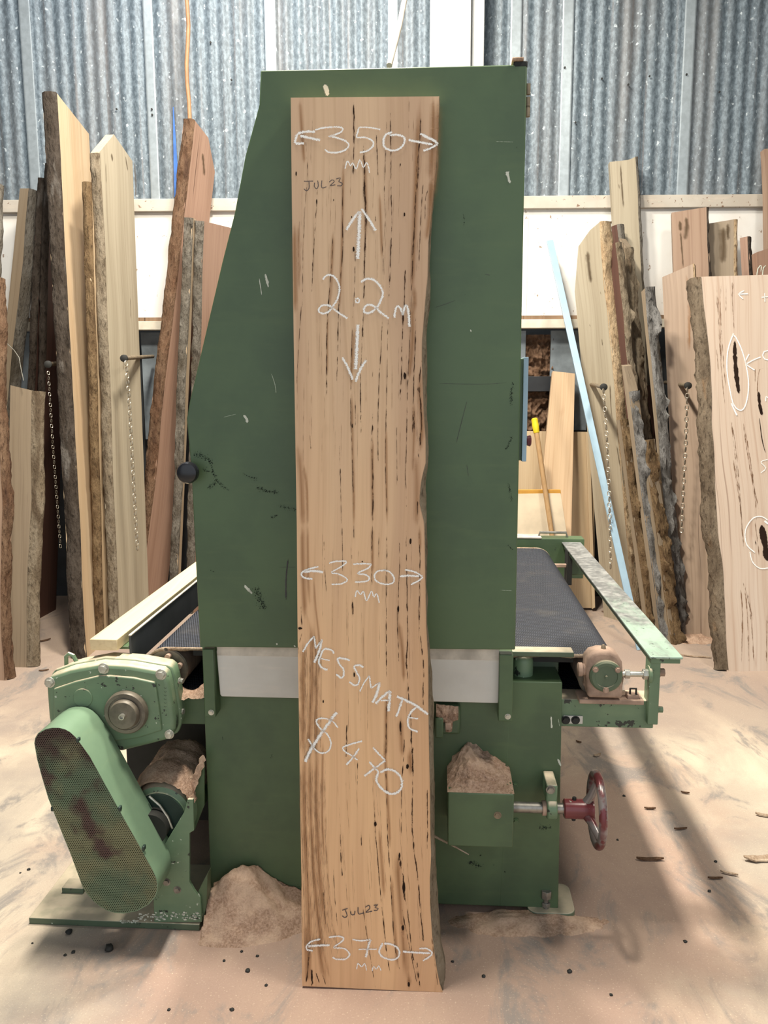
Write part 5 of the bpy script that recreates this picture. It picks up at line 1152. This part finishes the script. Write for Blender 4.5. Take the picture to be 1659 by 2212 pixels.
for f, S in ((cA, (((165,912),(255,910)), ((215,915),(215,980),(190,1005),(165,985)), ((270,925),(268,965),(290,985),(305,960),(300,905)), ((340,905),(340,975),(385,965)), ((412,920),(440,898),(462,915),(420,955),(472,945)), ((480,890),(522,880),(505,915),(538,930),(530,955),(490,957)))),
             (cD, (((455,1395),(500,1380)), ((480,1390),(495,1440),(475,1455),(455,1440)), ((525,1405),(530,1430),(555,1430),(560,1400)), ((585,1370),(590,1425),(635,1415)), ((645,1370),(675,1355),(682,1380),(650,1412),(702,1402)), ((715,1355),(748,1350),(725,1370),(752,1382),(740,1397),(715,1397))))):
    m = MB(); s4 = {cA: 4.514, cD: 3.814}[f]*870
    for pts in S: m.ribbon([f(p) for p in pts], 16/s4, 0, -.0015, .003, False)
    m.build('pencil_lettering', K['pencil'], board)

# ================================================================== floor litter
tw = [MMW @ M(938, 1806, -.09), MMW @ M(985, 1830, -.11), MMW @ M(1013, 1846, -.12)]
tag(MB().tube([p-tw[0] for p in tw], lambda t: .0035-.002*t, 6).build('splinter', K['fray'], mw=Matrix.Translation(tw[0])), 'pale thin splinter sticking out beside the board edge below the worm box', 'splinter')
p = loc(G(545, 1915))
heap('heap of sawdust piled against the foot of the sander between motor bracket and board', -.40, 2.19, .25, .17, .125, .15, sd=11, n=90, rg=1.3, cut=-.003)
heap('low drift of sawdust under the right foot plate', G(1130, 1955).x, 2.13, .26, .08, .026, 0, sd=8, n=50, rg=.7, cut=-.003)
def chip(px, py, L, wd, ang, label, dark=False, curl=.3, name='wood_chip', cat='wood chip', grp='loose chips on the floor'):
    P = G(px, py); m = MB(); n = 9; vs = []; fs = []
    for i in range(n):
        t = i/(n-1)-.5; z = .003+curl*wd*(2*t)**2; w_ = wd*(1-abs(2*t)**3*.75)*(1+.3*N.noise(Vector((px, t*6, 0))))
        for s_, zz in ((-.5, 0), (.5, .0), (.5, .005), (-.5, .005)): vs.append((t*L, s_*w_+.08*L*math.sin(t*3), z+zz))
    for i in range(n-1):
        for e in range(4): fs.append((i*4+e, i*4+(e+1) % 4, i*4+4+(e+1) % 4, i*4+4+e))
    fs += [(3, 2, 1, 0), (n*4-4, n*4-3, n*4-2, n*4-1)]; m.add(vs, fs)
    o = m.build(name, K['clod'] if dark else K['fray'], mw=Matrix.Translation(P) @ Matrix.Rotation(R(ang), 4, 'Z')); return tag(o, label, cat, grp)
chip(1404, 1859, .085, .014, -12, 'curled brown bark strip on the floor right of the red hand wheel', True)
chip(1650, 1858, .13, .032, -6, 'large pale offcut sliver at the right border of the floor')
chip(1290, 1634, .035, .012, 15, 'pale shaving on pink dust just right of the sander cabinet, below the end beam')
chip(1250, 1605, .025, .006, -50, 'thin dark shaving under the end beam next to the cabinet', True)
chip(1575, 1890, .05, .008, -35, 'pale sliver left of and below the large offcut at the right border')
chip(1650, 1764, .055, .014, -30, 'pale chip at the right border above the large offcut sliver')
chip(1404, 1749, .04, .007, -15, 'small brown shaving level with the hand wheel hub on the right floor', True)
chip(1470, 1793, .045, .006, -5, 'thin brown shaving below the small brown shaving on the right floor', True)
chip(1480, 1715, .03, .006, -30, 'short dark shaving highest on the sunny right floor', True)
chip(1545, 1900, .045, .006, -12, 'dark shaving lying under the pale sliver on the right floor', True)
chip(97, 1385, .07, .014, 35, 'dark shaving in front of the dark gap of the left rack', True)
chip(95, 1450, .05, .008, 8, 'reddish shaving on the floor left of the gearbox', True)
chip(1503, 1420, .16, .012, -28, 'long thin stick on the back floor behind the right rail end')
chip(1315, 1323, .10, .02, 0, 'dark offcut on the back floor beside the plywood sheet', True)
crumbs = ((150,2016,9),(158,2058,5),(141,2064,4),(236,2052,12),(62,1879,5),(44,1886,3),(70,2038,3),(473,2003,4),(535,2098,6),(522,2056,4),(556,2066,4),(575,2129,4),(484,2076,4),(501,2182,5),(1045,2110,5),(1230,2100,6),(1348,1720,5),(1334,1815,4),(1546,1862,5),(1532,1926,5),(1480,2035,5),(1320,2150,4),(978,2078,4),(500,2015,3),(365,2182,4))
m = MB(); base_c = None
for i, (px, py, s_) in enumerate(crumbs):
    P = G(px, py); r_ = s_/850*.9
    m = MB()
    def cr(a, b, r_=r_, i=i):
        an, el = a*2*math.pi, (b-.5)*math.pi; k = 1+.45*N.noise(Vector((math.cos(an)*1.5+i, math.sin(an)*1.5, el)))
        return (r_*k*math.cos(an)*math.cos(el), r_*k*math.sin(an)*math.cos(el), r_*.6*(1+math.sin(el)*k)-.001)
    m.grid(cr, 11, 8)
    o = m.build('bark_crumb', K['dark'], mw=Matrix.Translation(P), ang=60)
    tag(o, 'small dark crumb of bark lying on the dusty floor', 'bark crumb', 'dark crumbs on the floor')
